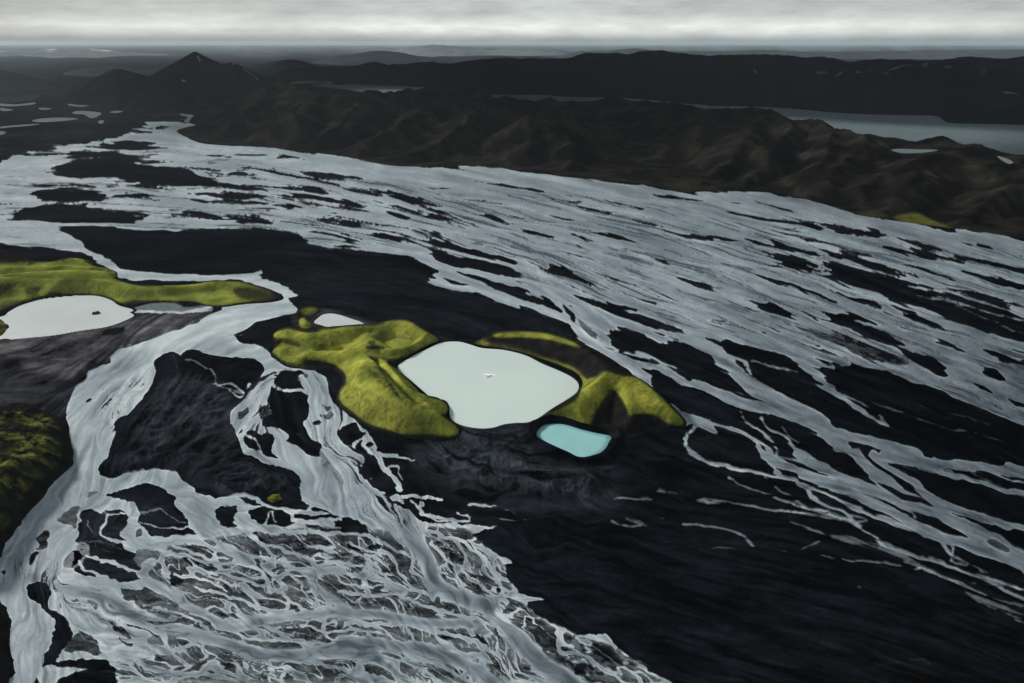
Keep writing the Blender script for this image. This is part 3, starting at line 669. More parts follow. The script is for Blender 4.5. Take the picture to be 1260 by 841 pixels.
SILT = (.43, .505, .56)
def m_ground():
    m, nt, bs = mat_new('black_sand')
    base = attr(nt, 'base', True); silt = attr(nt, 'silt')
    n1 = noise_node(nt, .035, 8, .65, stretch=(.35, 1, 1)); n2 = noise_node(nt, .3, 5, .7)
    b = mulcol(nt, base, maprange(nt, n1, .3, .7, .5, 1.5)); b = mulcol(nt, b, maprange(nt, n2, .25, .75, .75, 1.25))
    n3 = noise_node(nt, .12, 8, .75, stretch=(.5, 1, 1))
    # silt film breaks up on the finest scale
    ad = nd(nt, 'ShaderNodeMath', operation='MULTIPLY_ADD'); nt.links.new(maprange(nt, n3, .3, .7, -1, 1), ad.inputs[0]); ad.inputs[1].default_value = .14
    nt.links.new(silt, ad.inputs[2])
    f = maprange(nt, ad.outputs[0], .10, .85, 0, 1)
    gm = nd(nt, 'ShaderNodeMath', operation='POWER'); gm.use_clamp = True; nt.links.new(f, gm.inputs[0]); gm.inputs[1].default_value = 1.35
    has = nd(nt, 'ShaderNodeMath', operation='MULTIPLY'); nt.links.new(gm.outputs[0], has.inputs[0]); nt.links.new(maprange(nt, silt, .0, .12, 0, 1), has.inputs[1])
    nt.links.new(mixcol(nt, has.outputs[0], b, SILT), bs.inputs['Base Color'])
    bs.inputs['Roughness'].default_value = .9; bs.inputs['Specular IOR Level'].default_value = 0; bs.inputs['IOR'].default_value = 1.0
    bump(nt, bs, n1, .5, 3.0)
    return m
def m_river():
    m, nt, bs = mat_new('silty_river_water')
    t = attr(nt, 'tone')
    cr = nd(nt, 'ShaderNodeValToRGB'); e = cr.color_ramp.elements
    e[0].position = 0; e[0].color = (.065, .088, .112, 1); e[1].position = 1; e[1].color = (.60, .675, .715, 1)
    e2 = cr.color_ramp.elements.new(.5); e2.color = (.305, .370, .425, 1)
    nt.links.new(maprange(nt, t, -1, 1, 0, 1), cr.inputs[0])
    n1 = noise_node(nt, .02, 7, .6)
    nt.links.new(mulcol(nt, cr.outputs[0], maprange(nt, n1, .3, .7, .92, 1.08)), bs.inputs['Base Color'])
    bs.inputs['Roughness'].default_value = .6; bs.inputs['Specular IOR Level'].default_value = .06
    n2 = noise_node(nt, .35, 4, .6); bump(nt, bs, n2, .12, .4)
    return m
def m_lake(name, col, edge=None, rough=.45, spec=.08, scale=.01):
    m, nt, bs = mat_new(name)
    n1 = noise_node(nt, scale, 5, .5)
    c = nd(nt, 'ShaderNodeRGB'); c.outputs[0].default_value = (*col, 1)
    c = mulcol(nt, c.outputs[0], maprange(nt, n1, .3, .7, .93, 1.05))
    if edge:
        c = mixcol(nt, maprange(nt, attr(nt, 'shore'), 0, 1, 1, 0), c, edge)
    nt.links.new(c, bs.inputs['Base Color'])
    bs.inputs['Roughness'].default_value = rough; bs.inputs['Specular IOR Level'].default_value = spec
    if spec == 0: bs.inputs['IOR'].default_value = 1.0
    return m
def m_hill(name, nscale=.02, bump_d=2.0, bump_s=.6, contrast=.5):
    m, nt, bs = mat_new(name)
    base = attr(nt, 'base', True)
    n1 = noise_node(nt, nscale, 10, .68); n2 = noise_node(nt, nscale * 7, 6, .7)
    b = mulcol(nt, base, maprange(nt, n1, .3, .7, 1 - contrast, 1 + contrast)); b = mulcol(nt, b, maprange(nt, n2, .3, .7, .7, 1.3))
    nt.links.new(b, bs.inputs['Base Color'])
    bs.inputs['Roughness'].default_value = .95; bs.inputs['Specular IOR Level'].default_value = 0; bs.inputs['IOR'].default_value = 1.0
    bump(nt, bs, n1, bump_s, bump_d)
    return m

M_GROUND = m_ground(); M_RIVER = m_river()
M_RIDGE = m_hill('dark_rock_slope', .012, 6, .8, .45)
M_MOSS = m_hill('moss_slope', .05, 1.6, .6, .22)
M_FAR = m_hill('far_rock', .002, 20, .7, .4)

# ------------------------------------------------------------------ mounds in the plain and the ground sheet
xs = np.concatenate([np.arange(-800, OX, 64.0), np.arange(OX, OX + CWX), np.arange(OX + CWX, 2060, 64.0)])
ys = np.concatenate([np.arange(OY, OY + CHY).astype(float), np.arange(OY + CHY, 1700, 25.0)])
gx, gy = np.meshgrid(xs, ys)
ci = np.clip((gx - OX).astype(int), 0, CWX - 1); cj = np.clip((gy - OY).astype(int), 0, CHY - 1)
out_ = np.maximum(np.maximum(OX - gx, gx - (OX + CWX - 1)), gy - (OY + CHY - 1))
fade = np.clip(1 - out_ / 120.0, 0, 1) ** 1
# bring lakes and ponds into the ground as hollows
def lake_poly(s): return smooth_line(pts(s)[:, :2], 4, True)
LAKES = {}
LAKES['centre'] = lake_poly("E 208,515 260,480 320,450 370,428 430,424 470,433 520,448 600,455 680,475 740,505 800,530 850,555 875,580 870,610 830,640 780,670 730,705 690,722 640,725 600,730 560,742 510,745 450,735 410,715 400,690 398,660 380,640 335,632 300,605 260,570 230,545")
LAKES['blue'] = lake_poly("Q 362,660 375,625 410,602 470,596 530,603 600,625 680,645 770,665 760,700 740,735 690,770 610,796 560,785 480,755 400,710")
LAKES['small'] = lake_poly("P 298,125 320,100 350,80 400,75 450,85 510,105 555,120 575,140 500,147 440,150 370,148 340,140")
LAKES['left'] = lake_poly("X -70,420 -60,402 K 0,545 60,510 150,462 300,418 450,398 580,388 680,386 760,398 830,425 880,460 970,485 985,500 960,510 990,530 960,555 850,600 750,625 600,645 400,680 200,700 90,712 0,714 X -60,440")
def wpoly(p, h=0.0):
    X, Y = ground(p[:, 0], p[:, 1], h); return np.stack([X, Y], -1)
silt = VV[cj, ci] * fade
gX, gY = ground(gx, gy)
z = (0.5 - np.clip(silt * 1.0, 0, 1)) * 1.0
z = np.where(silt < .5, z * (1 - 0), z)
rel = .6 * fbm(gX / 60, gY / 60, 3, off=8) + 1.2 * fbm(gX / 260, gY / 260, 2, off=18)
z = z + np.clip(.5 - silt, 0, .5) * 2 * np.clip(rel, -.5, .6) * .5
def gbump(s, h, soft):
    global z
    p = pts(s)[:, :2]; P = wpoly(smooth_line(p, 3, True))
    c = P.mean(0); m = (np.abs(gX - c[0]) < 900) & (np.abs(gY - c[1]) < 900)
    sd = signed_dist(gX[m], gY[m], P)
    z[m] += h * sstep(-soft * .3, soft, sd)
# the dark cone south of the pools and the rims
gbump("E 430,735 560,760 690,745 Q 270,650 330,560 500,560 780,640 900,600 1150,620 H 1030,60 960,170 800,195 640,185 520,160 420,110 300,50 E 420,800", 7, 45)
gbump("Q 270,660 330,570 500,560 700,620 860,640 800,760 700,830 560,850 400,820 300,750", 12, 22)
gbump("D -60,420 150,405 380,372 560,325 740,325 640,380 430,450 380,500 250,620 0,690 -200,690", 3, 30)
def rough_relief(s, h, wl, soft):
    p = pts(s)[:, :2]; P = wpoly(smooth_line(p, 3, True)); c = P.mean(0)
    m = (np.abs(gX - c[0]) < 900) & (np.abs(gY - c[1]) < 900)
    sd = signed_dist(gX[m], gY[m], P)
    z[m] += h * sstep(0, soft, sd) * (.25 + np.clip(ridged(gX[m] / wl, gY[m] / wl, 5, .55, off=66), -.2, 1))
rough_relief("D 600,480 730,455 860,482 960,490 960,540 900,600 850,700 880,800 G 960,20 1090,90 1110,190 950,165 750,145 600,55 440,80 D 440,750 480,690 570,570", 7, 42, 25)
rough_relief("E 430,740 560,760 690,745 Q 270,650 400,820 600,860 900,800 X 840,560 X 820,620 H 1030,60 960,170 800,195 640,185 520,160 420,110 300,50", 7, 50, 25)
levels = {}
for k, p in LAKES.items():
    P = wpoly(p)
    c = P.mean(0)
    m = (np.abs(gX - c[0]) < 700) & (np.abs(gY - c[1]) < 700)
    sd = signed_dist(gX[m], gY[m], P)
    lev = {'centre': 1.2, 'blue': 1.0, 'small': 1.0, 'left': .8}[k]
    levels[k] = lev
    zz = z[m]
    basin = lev - np.clip(sd, -3, 3) * .5
    w = sstep(-14, -2, sd)
    if k == 'left': w = sstep(-6, -1, sd)
    zz = zz * (1 - w) + basin * w
    z[m] = zz
    silt[m] = np.where(sd > -6, 0, silt[m])
base = A0[cj, ci]
# fade the ground a little below everything built on it far away
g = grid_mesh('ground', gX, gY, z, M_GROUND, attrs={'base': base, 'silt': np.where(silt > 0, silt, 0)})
link(g, 'flat black volcanic sand plain under the braided rivers', 'ground', kind='structure')

# river water: a level sheet showing wherever the bed lies below it
rz = np.zeros_like(VV)
rm = VV > .40
rX, rY = ground(xx, yy)
near_left = (xx < 560) & (yy > 430)
lk = np.zeros(VV.shape, bool)
r = grid_mesh('river', rX, rY, rz, M_RIVER, keepv=rm, attrs={'tone': TONE})
link(r, 'grey silty braided river spreading over the black sand', 'river', kind='structure')

# ------------------------------------------------------------------ lakes
def lake(name, P, lev, mat, label, cat='lake', shore_w=5.0):
    """filled outline, a fan of rings so that the shore attribute can run along the edge"""
    c = P.mean(0)
    import mathutils
    from mathutils.geometry import tessellate_polygon
    import bmesh
    bm = bmesh.new()
    P2 = P
    vs = [bm.verts.new((x, y, lev)) for x, y in P2]
    # inner ring
    nrm = []
    k = len(P2)
    area = 0.5 * sum(P2[i][0] * P2[(i + 1) % k][1] - P2[(i + 1) % k][0] * P2[i][1] for i in range(k))
    sg = 1 if area > 0 else -1
    wd = shore_w
    inner_ = []
    for i in range(k):
        t = P2[(i + 1) % k] - P2[i - 1]; t = t / (np.hypot(*t) + 1e-9)
        nn = np.array([-t[1], t[0]]) * sg * wd
        inner_.append(bm.verts.new((P2[i][0] + nn[0], P2[i][1] + nn[1], lev)))
    for i in range(k):
        bm.faces.new((vs[i], vs[(i + 1) % k], inner_[(i + 1) % k], inner_[i]))
    tri = tessellate_polygon([[v.co for v in inner_]])
    for t in tri: bm.faces.new([inner_[i] for i in t])
    bmesh.ops.recalc_face_normals(bm, faces=bm.faces[:])
    me = bpy.data.meshes.new(name)
    if bm.faces and sum(f.normal.z for f in bm.faces) < 0: bmesh.ops.reverse_faces(bm, faces=bm.faces[:])
    bm.to_mesh(me); bm.free()
    at = me.attributes.new('shore', 'FLOAT', 'POINT')
    at.data.foreach_set('value', np.array([0.0] * k + [1.0] * k, np.float32))
    me.materials.append(mat)
    return link(bpy.data.objects.new(name, me), label, cat, kind='structure')
M_MILK = m_lake('milky_lake_water', (.60, .71, .71), (.45, .55, .55), scale=.004)
M_PALE = m_lake('pale_lake_water', (.56, .615, .64), (.45, .51, .53))
M_TURQ = m_lake('turquoise_water', (.30, .58, .61), (.12, .27, .31), scale=.02)
M_DULL = m_lake('far_lake_water', (.130, .168, .190), rough=.6, spec=0)
def grown(p, px):
    c = p.mean(0); d = p - c; return p + d / (np.hypot(d[:, 0], d[:, 1])[:, None]) * px
lake('lake', wpoly(grown(LAKES['centre'], 1)), levels['centre'], M_MILK, 'large milky pale lake ringed by mossy crater hills')
lake('lake', wpoly(grown(LAKES['blue'], 1)), levels['blue'], M_TURQ, 'small turquoise crater pool below the yellow green hill', shore_w=9.0)
lake('lake', wpoly(grown(LAKES['small'], .5)), levels['small'], M_PALE, 'tiny white pond behind the mossy crater hill')
lake('lake', wpoly(grown(LAKES['left'], 1)), levels['left'], M_PALE, 'white milky lake with a dark rock beside the long mossy hill')

# ------------------------------------------------------------------ hills
def seg_field(X, Y, ridges, slope, k, profile='cone', wf=1.8):
    """soft maximum over ridge lines; each vertex is (X, Y, height)"""
    acc = np.zeros_like(X)
    for rd in ridges:
        best = np.full(X.shape, -1e9)
        for i in range(len(rd) - 1):
            ax, ay, ah = rd[i]; bx, by, bh = rd[i + 1]
            dx, dy = bx - ax, by - ay; L = dx * dx + dy * dy + 1e-9
            t = np.clip(((X - ax) * dx + (Y - ay) * dy) / L, 0, 1)
            d = np.hypot(X - ax - t * dx, Y - ay - t * dy)
            hs = ah + (bh - ah) * t
            if profile == 'cone': val = hs - slope * d + 0.0
            else:
                val = hs * np.exp(-(d / (wf * np.maximum(hs, 3.0))) ** 2 * .7)
            np.maximum(best, val, out=best)
        acc += np.exp(np.clip(best / k, -600, 600))
    return k * np.log(acc + 1e-12)

def ridge_pts(s):
    p = pts(s)
    # a third value above 1000 is the distance at which the traced point stands
    far = p[:, 2] > 1000
    v_ = (CY - p[:, 1]) / F
    hD = CAM_H - p[:, 2] * (SP - v_ * CP) / (v_ * SP + CP)
    p[:, 2] = np.where(far, hD, p[:, 2])
    p = smooth_line(p, 3)
    X, Y = ground(p[:, 0], p[:, 1], p[:, 2]); return np.stack([X, Y, p[:, 2]], -1)

def hill(name, foot, ridges, cell, mat, label, color, slope=.55, k=None, profile='cone', edge_slope=.7, noise=(0, 200), wf=1.8,
         kind='structure', cat='hill', base_z=.2, rough=1.0, carve=None, post=None, warp=0, world_foot=None, gul=None, edge_k=4.0, lift=1.0, pits=(), patchy=0, floor=.9):
    fp = wpoly(smooth_line(pts(foot)[:, :2], 3, True)) if world_foot is None else world_foot
    x0, y0 = fp.min(0) - cell * 2; x1, y1 = fp.max(0) + cell * 2
    X, Y = np.meshgrid(np.arange(x0, x1, cell), np.arange(y0, y1, cell))
    rd = [ridge_pts(s) if isinstance(s, str) else s for s in ridges]
    rd = [q * np.array([1, 1, lift]) for q in rd]
    wl = noise[1]
    Xw, Yw = X, Y
    if warp:
        Xw = X + warp * fbm(X / wl, Y / wl, 3, off=5); Yw = Y + warp * fbm(X / wl, Y / wl, 3, off=9)
    kk = k or 4.0
    z = seg_field(Xw, Yw, rd, slope, kk, profile, wf)
    sd = signed_dist(X + warp * .25 * fbm(X / wl * 2, Y / wl * 2, 3, off=51), Y, fp)
    if noise[0]:
        hh = np.clip(z / max(r_[2] for q in rd for r_ in q), 0, 1)
        z = z + noise[0] * (ridged(X / wl, Y / wl, 6, .52, off=2) - .35) * (0.35 + .65 * hh) * rough
        if gul is None: gul = .35
        z = z + noise[0] * gul * (ridged(Xw / (wl * .28), Yw / (wl * .28), 4, .55, off=12) - .3)
    for ps, pr, pd in pits:
        q = smooth_line(pts(ps)[:, :2], 4) if len(ps.split()) > 2 else pts(ps)[:, :2]
        qq = wpoly(q, 10.0); d = np.full(X.shape, 1e9)
        for i in range(max(1, len(qq) - 1)):
            a_ = qq[i]; b_ = qq[min(i + 1, len(qq) - 1)]; dv = b_ - a_; L = dv @ dv + 1e-9
            t = np.clip(((X - a_[0]) * dv[0] + (Y - a_[1]) * dv[1]) / L, 0, 1)
            np.minimum(d, np.hypot(X - a_[0] - t * dv[0], Y - a_[1] - t * dv[1]), out=d)
        z = z - pd * np.exp(-(d / pr) ** 2)
    e = edge_slope * sd
    z = np.maximum(z, floor)
    # smooth minimum of the hill and its edge slope
    ek = edge_k
    z = -ek * np.log(np.exp(np.clip(-z / ek, -300, 300)) + np.exp(np.clip(-(e + base_z) / ek, -300, 300)))
    z = np.where(sd < 0, np.minimum(z, e + base_z), z)
    if carve is not None: z = carve(X, Y, z, sd)
    px, py = project(X, Y, z)
    gy_, gx_ = np.gradient(z, cell)
    sl = np.hypot(gx_, gy_)
    col = color(X, Y, z, sl, px, py, sd)
    o = grid_mesh(name, X, Y, z, mat, keepv=sd > -cell * 1.5, attrs={'base': np.clip(col, 0.001, 1)})
    return link(o, label, cat, kind=kind)

def mix(a, b, m):
    return np.asarray(a) * (1 - m[..., None]) + np.asarray(b) * m[..., None]
def sample(canvas, px, py):
    i = np.clip(px - OX, 0, CWX - 1.01); j = np.clip(py - OY, 0, CHY - 1.01)
    i0 = i.astype(int); j0 = j.astype(int); fx = i - i0; fy = j - j0; a = canvas
    return (a[j0, i0] * (1 - fx) + a[j0, i0 + 1] * fx) * (1 - fy) + (a[j0 + 1, i0] * (1 - fx) + a[j0 + 1, i0 + 1] * fx) * fy

# moss cover, traced
MS = Canvas(0); MD = Canvas(0)
for s, a, so in (("P 70,190 130,165 170,160 270,180 370,170 480,145 640,140 720,115 820,115 900,165 990,220 900,260 850,285 780,320 700,340 740,370 830,430 920,530 1000,555 1035,585 1030,620 1000,640 1080,690 1095,735 1030,750 920,735 800,740 700,710 600,680 520,620 440,545 470,440 460,400 400,350 260,330 240,370 170,360 75,295 90,260 120,230", 1, 2),
        ("P 218,105 245,100 280,130 270,148 225,148", .9, 1.5), ("P 225,60 250,42 300,40 325,60 290,75 240,80", .6, 2), ("P 330,160 420,155 380,175 330,180", .5, 2),
        ("Q 690,340 740,305 830,330 910,340 1000,400 1080,480 1170,575 1150,600 1080,590 1000,540 920,540 870,560 850,500 810,420 760,400 700,430 600,480 480,540 350,610 340,590 430,540 560,480 610,420 650,350", 1, 2.5),
        ("Q 350,600 480,545 640,460 740,410 780,440 740,520 680,570 640,620 560,590 480,570 400,580", .75, 4),
        ("Q 370,225 450,240 560,280 600,310 640,350 690,340 660,400 610,420 600,330 540,310 460,290 380,250", .9, 3), ("Q 60,150 150,158 260,180 360,212 400,240 300,222 180,190 100,175", .55, 4), ("Q 120,100 190,90 300,84 430,98 540,130 600,165 560,160 470,135 380,118 250,112 150,115", .9, 2), ("Q 20,150 60,125 100,140 60,165", .5, 2),
        ("K -400,60 0,120 200,140 420,135 560,105 690,150 790,185 870,200 860,240 840,262 1000,310 1150,320 D 640,212 780,202 880,203 960,225 1000,240 1000,262 900,275 820,288 760,285 720,272 650,272 560,270 490,272 440,276 D 400,255 330,245 230,245 140,255 60,280 0,300 -200,350", 1, 3),
        ("J -300,330 0,240 150,220 200,250 320,240 420,300 450,350 400,380 300,385 470,440 460,580 350,680 250,760 200,840 N 130,120 60,310 -20,330 -400,500", .85, 5),
        ("G 985,147 1010,145 1042,160 1040,174 1012,170", 1, .8), ("K -80,560 20,560 60,600 50,640 -60,690", .5, 3)):
    MS.poly(s, a, so)
# darker bare streaks through the moss
for s, a, so in (("P 680,380 740,470 800,560 880,620 840,600 740,520 690,440 640,370", .8, 2), ("P 650,165 700,155 720,180 700,230 690,250 660,210", .5, 5), ("P 590,250 680,250 690,270 600,272", .9, 1.5), ("P 700,330 800,310 780,340 740,370", .9, 2),
        ("P 560,370 620,370 700,430 740,520 680,490 600,420", .6, 7), ("P 140,170 165,175 160,190", .7, 1), ("P 95,200 130,215 120,225", 1, 1), ("P 180,265 240,270 250,360 170,355 100,310", .4, 4), ("P 330,230 420,215 440,250 360,280", .45, 4),
        ("P 240,335 380,350 470,400 460,480 300,400", 1, 3), ("P 760,230 800,210 780,190 740,220", .3, 3), ("P 500,270 560,260 580,300 530,310", .35, 3), ("P 80,290 120,330 240,360 240,375 120,350", .8, 2),
        ("Q 660,590 720,470 780,420 850,480 870,600 700,640", .95, 3), ("Q 900,390 970,400 1030,450 980,450 920,420", .45, 3), ("Q 880,545 1000,545 1100,595 1150,620 900,640", 1, 2), ("Q 380,570 480,590 560,600 470,595", .7, 2),
        ("K 0,290 150,280 100,330 0,400 -100,380", .6, 5), ("K 180,330 300,310 290,370 200,390", .7, 4), ("K 360,350 450,350 430,390 350,400", .6, 3), ("K -80,60 0,75 100,100 130,135 0,150 -200,140", .8, 3), ("K 60,235 500,240 830,250 830,262 400,258 60,250", .6, 1.2),
        ("K 600,120 690,155 780,190 600,165 400,150", .3, 2), ("D 860,225 950,225 1040,262 960,272 880,262", .75, 4), ("K 1050,350 1260,340 1260,420 1100,430 900,440", .4, 5), ("K 1030,380 1100,370 1050,390", .5, 2), ("K 0,420 200,400 130,470 0,500", .6, 5),
        ("J 0,310 100,290 230,330 440,370 300,380 0,370", .85, 2), ("J 200,240 300,240 420,300 380,320 250,290", .3, 4), ("J 0,440 180,430 100,480 80,560 0,600", .7, 5), ("J 180,470 400,540 470,590 300,560", .6, 2), ("J 0,620 250,720 240,745 0,660", .8, 3),
        ("J 450,440 540,500 520,640 340,800 300,840 220,840 320,720 450,590", 1, 3), ("N 240,0 360,0 100,330 0,420 0,370 60,300 150,120", 1, 3), ("N 0,90 130,120 100,190 0,160", .6, 4)):
    MD.poly(s, a, so)
MOSS = blur(np.clip(MS.a * (1 - MD.a), 0, 1), 1, 2)

def moss_color(bright=1.0, yellow=1.0, patchy=0.0):
    def f(X, Y, z, sl, px, py, sd):
        m = sample(MOSS, px, py)
        br = fbm(X / 9, Y / 9, 5, .6, off=33); big = fbm(X / 55, Y / 55, 3, off=35)
        rg = fbm(X / 7, Y / 7, 5, .68, off=39)
        m = m * .55 + .45 * sstep(.30, .62, m + .42 * rg)
        m = np.clip(m * (1 - .75 * sstep(.75, 1.35, sl + .5 * rg)), 0, 1)
        m = m * sstep(-2, 4, sd + 4 * rg)
        if patchy:
            m = m * sstep(-.30, .20, fbm(X / 14, Y / 10, 5, .62, off=37) + .25 - patchy * .3) * np.clip(1.25 - sl * .5, .2, 1)
        mc = mix((.120 * bright, .150 * bright, .028), (.33 * bright * yellow, .345 * bright, .062), np.clip(.5 + big * 1.2, 0, 1))
        mc = mc * (1 + .16 * br[..., None])
        rock = mix((.0065, .0065, .0075), (.022, .020, .020), np.clip(.35 + .9 * fbm(X / 16, Y / 16, 4, .6, off=61), 0, 1))
        fleck = sstep(.30, .55, fbm(X / 5, Y / 5, 3, off=71)) * sstep(1, 8, sd) * .10
        rock = mix(rock, (.09, .095, .025), fleck)
        return mix(rock, mc, m)
    return f

# crater hill west of the big lake
hill('crater_hill', "P 70,190 130,150 200,150 330,152 480,140 640,128 740,108 830,112 910,155 1000,222 960,240 890,275 790,345 765,375 800,420 860,480 920,540 1000,548 1050,590 1045,640 1070,675 1130,710 1170,740 1140,790 1050,790 900,775 740,755 600,705 500,640 420,560 440,480 455,450 400,385 300,385 220,378 140,365 65,300 80,250",
     ["P 80,190,5 140,170,11 200,190,13 280,200,14 380,190,15 480,165,15 600,155,14 660,155,13", "P 660,155,12 700,130,13 780,128,14 860,150,14 920,190,11 960,222,6", "P 660,165,12 650,220,11 700,275,10 800,270,9 880,240,9 920,205,10",
      "P 90,285,6 130,268,10 180,265,10 230,290,8", "P 260,300,10 340,298,12 420,305,12 500,295,14 560,290,15 600,260,14 610,200,13", "P 500,290,14 560,310,16 590,350,20 620,400,26 680,470,29 740,540,28 810,600,24 900,640,19 1000,670,15 1070,700,9",
      "P 560,300,15 620,330,15 690,380,13 760,440,13 840,500,12 900,560,11 960,580,10 1010,600,6", "P 480,440,18 520,480,24 560,540,22 620,620,16", "P 600,370,24 560,440,24 540,500,22"],
     1.3, M_MOSS, 'bright yellow green mossy crater hill west of the large milky lake', moss_color(), profile='soft', k=1.7, wf=1.30, edge_slope=1.0, noise=(2.8, 60), warp=4, edge_k=1.6, lift=1.35, pits=[('P 695,205 775,212', 22, 14), ('P 625,255 660,262', 6, 6), ('P 640,350 700,430 760,520 820,580 880,615', 7, 11), ('P 340,255 400,262 450,255', 9, 6), ('P 110,215 180,235 250,262', 6, 6), ('P 250,335 340,345 420,372', 9, 8), ('P 700,330 780,335', 8, 5)])
# rim hill between the lakes
hill('rim_hill', "Q 0,150 60,120 130,80 230,78 400,85 560,125 680,180 800,250 910,335 1000,390 1090,470 1180,565 1190,600 1150,625 1000,640 900,660 830,700 790,690 775,655 680,632 600,615 530,592 470,585 400,590 360,615 300,640 290,620 380,560 480,500 560,440 600,400 610,360 590,320 540,290 450,255 360,225 260,200 150,175 60,165",
     ["Q 60,140,3 160,108,8 240,92,11 380,102,14 480,130,16 580,180,19 650,240,23 700,300,27 740,340,31 800,370,30 880,390,26 960,440,22 1040,500,17 1110,555,11 1160,585,4",
      "Q 740,340,31 690,380,27 620,440,21 540,500,16 440,550,10 360,600,4", "Q 740,350,30 790,400,26 840,470,21 860,540,15 860,620,8", "Q 120,150,5 260,165,8 400,200,11 500,240,13 600,290,17 680,340,24"],
     1.3, M_MOSS, 'dark ridge topped with glowing yellow moss between two lakes', moss_color(1.08, 1.05), profile='soft', k=1.8, wf=1.25, edge_slope=1.0, noise=(2.8, 55), warp=4, edge_k=1.6, lift=1.3, pits=[('Q 740,600 770,520 780,470', 20, 16), ('Q 960,560 1060,580', 12, 7), ('Q 660,300 600,250 520,200', 8, 6)])
# long hill on the left
hill('long_hill', "D -400,60 -150,80 0,90 50,100 110,128 200,126 225,116 290,116 345,128 345,145 395,152 432,165 432,188 440,195 500,212 600,215 700,213 790,200 880,200 950,215 1020,238 1048,262 1000,277 900,284 820,295 760,290 720,280 660,277 560,280 490,294 440,282 400,264 330,252 230,254 150,267 60,295 0,322 -150,365 -400,400",
     ["D -400,110,34 -150,85,30 0,88,24 60,108,16 110,128,8", "D 180,135,6 235,122,11 290,122,12 345,136,8", "D -200,160,22 0,152,16 120,150,14 240,148,14 350,150,11 395,157,8", "D 20,180,16 150,170,16 300,165,16 425,172,11",
      "D -400,210,36 -150,200,32 0,196,26 120,192,24 220,192,23 330,200,22 420,214,18 520,225,15 620,225,13 720,218,13 800,207,13 880,210,12 950,226,8 1030,255,2",
      "D 60,220,14 120,245,9", "D 200,225,12 240,240,9"],
     1.6, M_MOSS, 'long low moss green hill above the white lake', moss_color(.92, .92), lift=1.25, profile='soft', k=1.8, wf=1.25, edge_slope=.9, noise=(1.6, 60), warp=3, edge_k=1.6)
hill('rugged_hill', "J -700,200 -300,200 0,210 150,195 250,210 400,250 490,310 510,380 530,460 540,540 530,620 440,700 360,790 330,840 N 240,150 120,300 30,430 -60,560 -700,800",
     ["J -300,290,26 0,245,26 160,222,24 250,250,18 400,320,12 480,360,6", "J -300,420,26 0,395,26 150,395,26 300,395,22 450,400,12", "J 60,560,26 100,500,27 250,500,24 420,520,16 480,560,8", "J 100,500,27 150,600,24 300,660,16 400,700,8",
      "J -300,640,34 0,620,30 120,680,26 250,760,14", "N -300,200,40 0,90,28 100,110,22", "N -300,300,36 0,230,24 90,250,14", "J -700,400,50 -300,500,40 N -500,200,40"],
     1.2, M_MOSS, 'rugged dark hill with olive moss patches on the river bank', moss_color(.78, .95, 1.0), lift=1.3, profile='soft', k=2.0, wf=1.2, edge_slope=1.2, noise=(6.5, 48), warp=8, edge_k=1.6)
hill('bank_hill', "X -300,500 G -300,470 -30,525 5,550 30,585 38,650 33,700 52,790 30,850 X 0,961 -300,961",
     ["X -300,700,30 G -100,640,20 0,600,9", "G -200,800,22 0,720,10 25,700,6", "G -200,700,26 0,660,12", "X -200,900,24 X -20,850,12"],
     1.1, M_MOSS, 'black rocky bank at the bottom left edge of the river', moss_color(.25, .9, 1.0), profile='soft', k=2.0, wf=1.4, edge_slope=1.0, noise=(5.0, 30), warp=4, edge_k=1.6)
hill('mound', "K -500,560 -100,545 0,550 40,570 72,612 60,650 10,690 -100,700 -500,700", ["K -500,600,16 -60,595,9 20,600,6"], 1.0, M_MOSS,
     'small dark mossy mound at the west end of the white lake', moss_color(.6), profile='soft', k=1.2, wf=1.4, edge_slope=.9, noise=(.8, 25), warp=2, edge_k=1.2)
hill('knoll', "P 200,60 240,35 310,32 340,60 300,85 285,150 215,155 205,110", ["P 225,62,5 270,48,7 320,60,4", "P 245,90,4 250,125,5 250,140,3"], .9, M_MOSS,
     'little mossy knoll beside the tiny white pond', moss_color(.8), profile='soft', k=1.0, wf=1.4, edge_slope=.9, noise=(.6, 20), warp=1, edge_k=1.0)

# --- the long brown ridge between the rivers
def ridge_color(c1, c2, c3, sc_, hi):
    def f(X, Y, z, sl, px, py, sd):
        n = fbm(X / sc_, Y / sc_, 5, .58, off=81); n2 = fbm(X / (sc_ * .2), Y / (sc_ * .2), 4, .6, off=83)
        c = mix(c1, c2, np.clip(.5 + n * 1.3 + .4 * n2, 0, 1))
        crest = np.clip(ridged(X / (sc_ * .5), Y / (sc_ * .5), 4, .5, off=85), 0, 1)
        c = mix(c, c3, np.clip((crest - .35) * 1.6, 0, 1) * hi)
        return c
    return f
POOLS = [("C 770,555 800,550 860,552 925,553 940,557 880,565 810,566", 105.0), ("C 1160,577 1185,582 1210,592 1220,601 1205,606 1180,594", 95.0)]
def pool_xy(s, h):
    p = smooth_line(pts(s)[:, :2], 3, True); return wpoly(p, h)
def carve_pools(X, Y, z, sd):
    for s, h in POOLS:
        q = signed_dist(X, Y, pool_xy(s, h)); w_ = sstep(-160, -8, q)
        z = np.where(q > -10, np.minimum(z, h - 1.5), z * (1 - w_) + np.minimum(z, h + 3) * w_)
    return z
def fog_ridge(X, Y, z, sl, px, py, sd):
    c = ridge_color((.0030, .0031, .0037), (.0090, .0085, .0080), (.042, .037, .029), 420, .55)(X, Y, z, sl, px, py, sd)
    g = Canvas(0)
    g.poly("C 780,805 860,788 900,805 960,830 1000,850 900,850", .95, 2); g.poly("C 660,790 720,780 760,800 700,810", .25, 4)
    g.poly("C 0,660 80,650 40,700 0,705", .12, 6)
    m = sample(g.a, px, py)
    return mix(c, (.105, .11, .022), m * (.7 + .5 * fbm(X / 20, Y / 20, 3)))
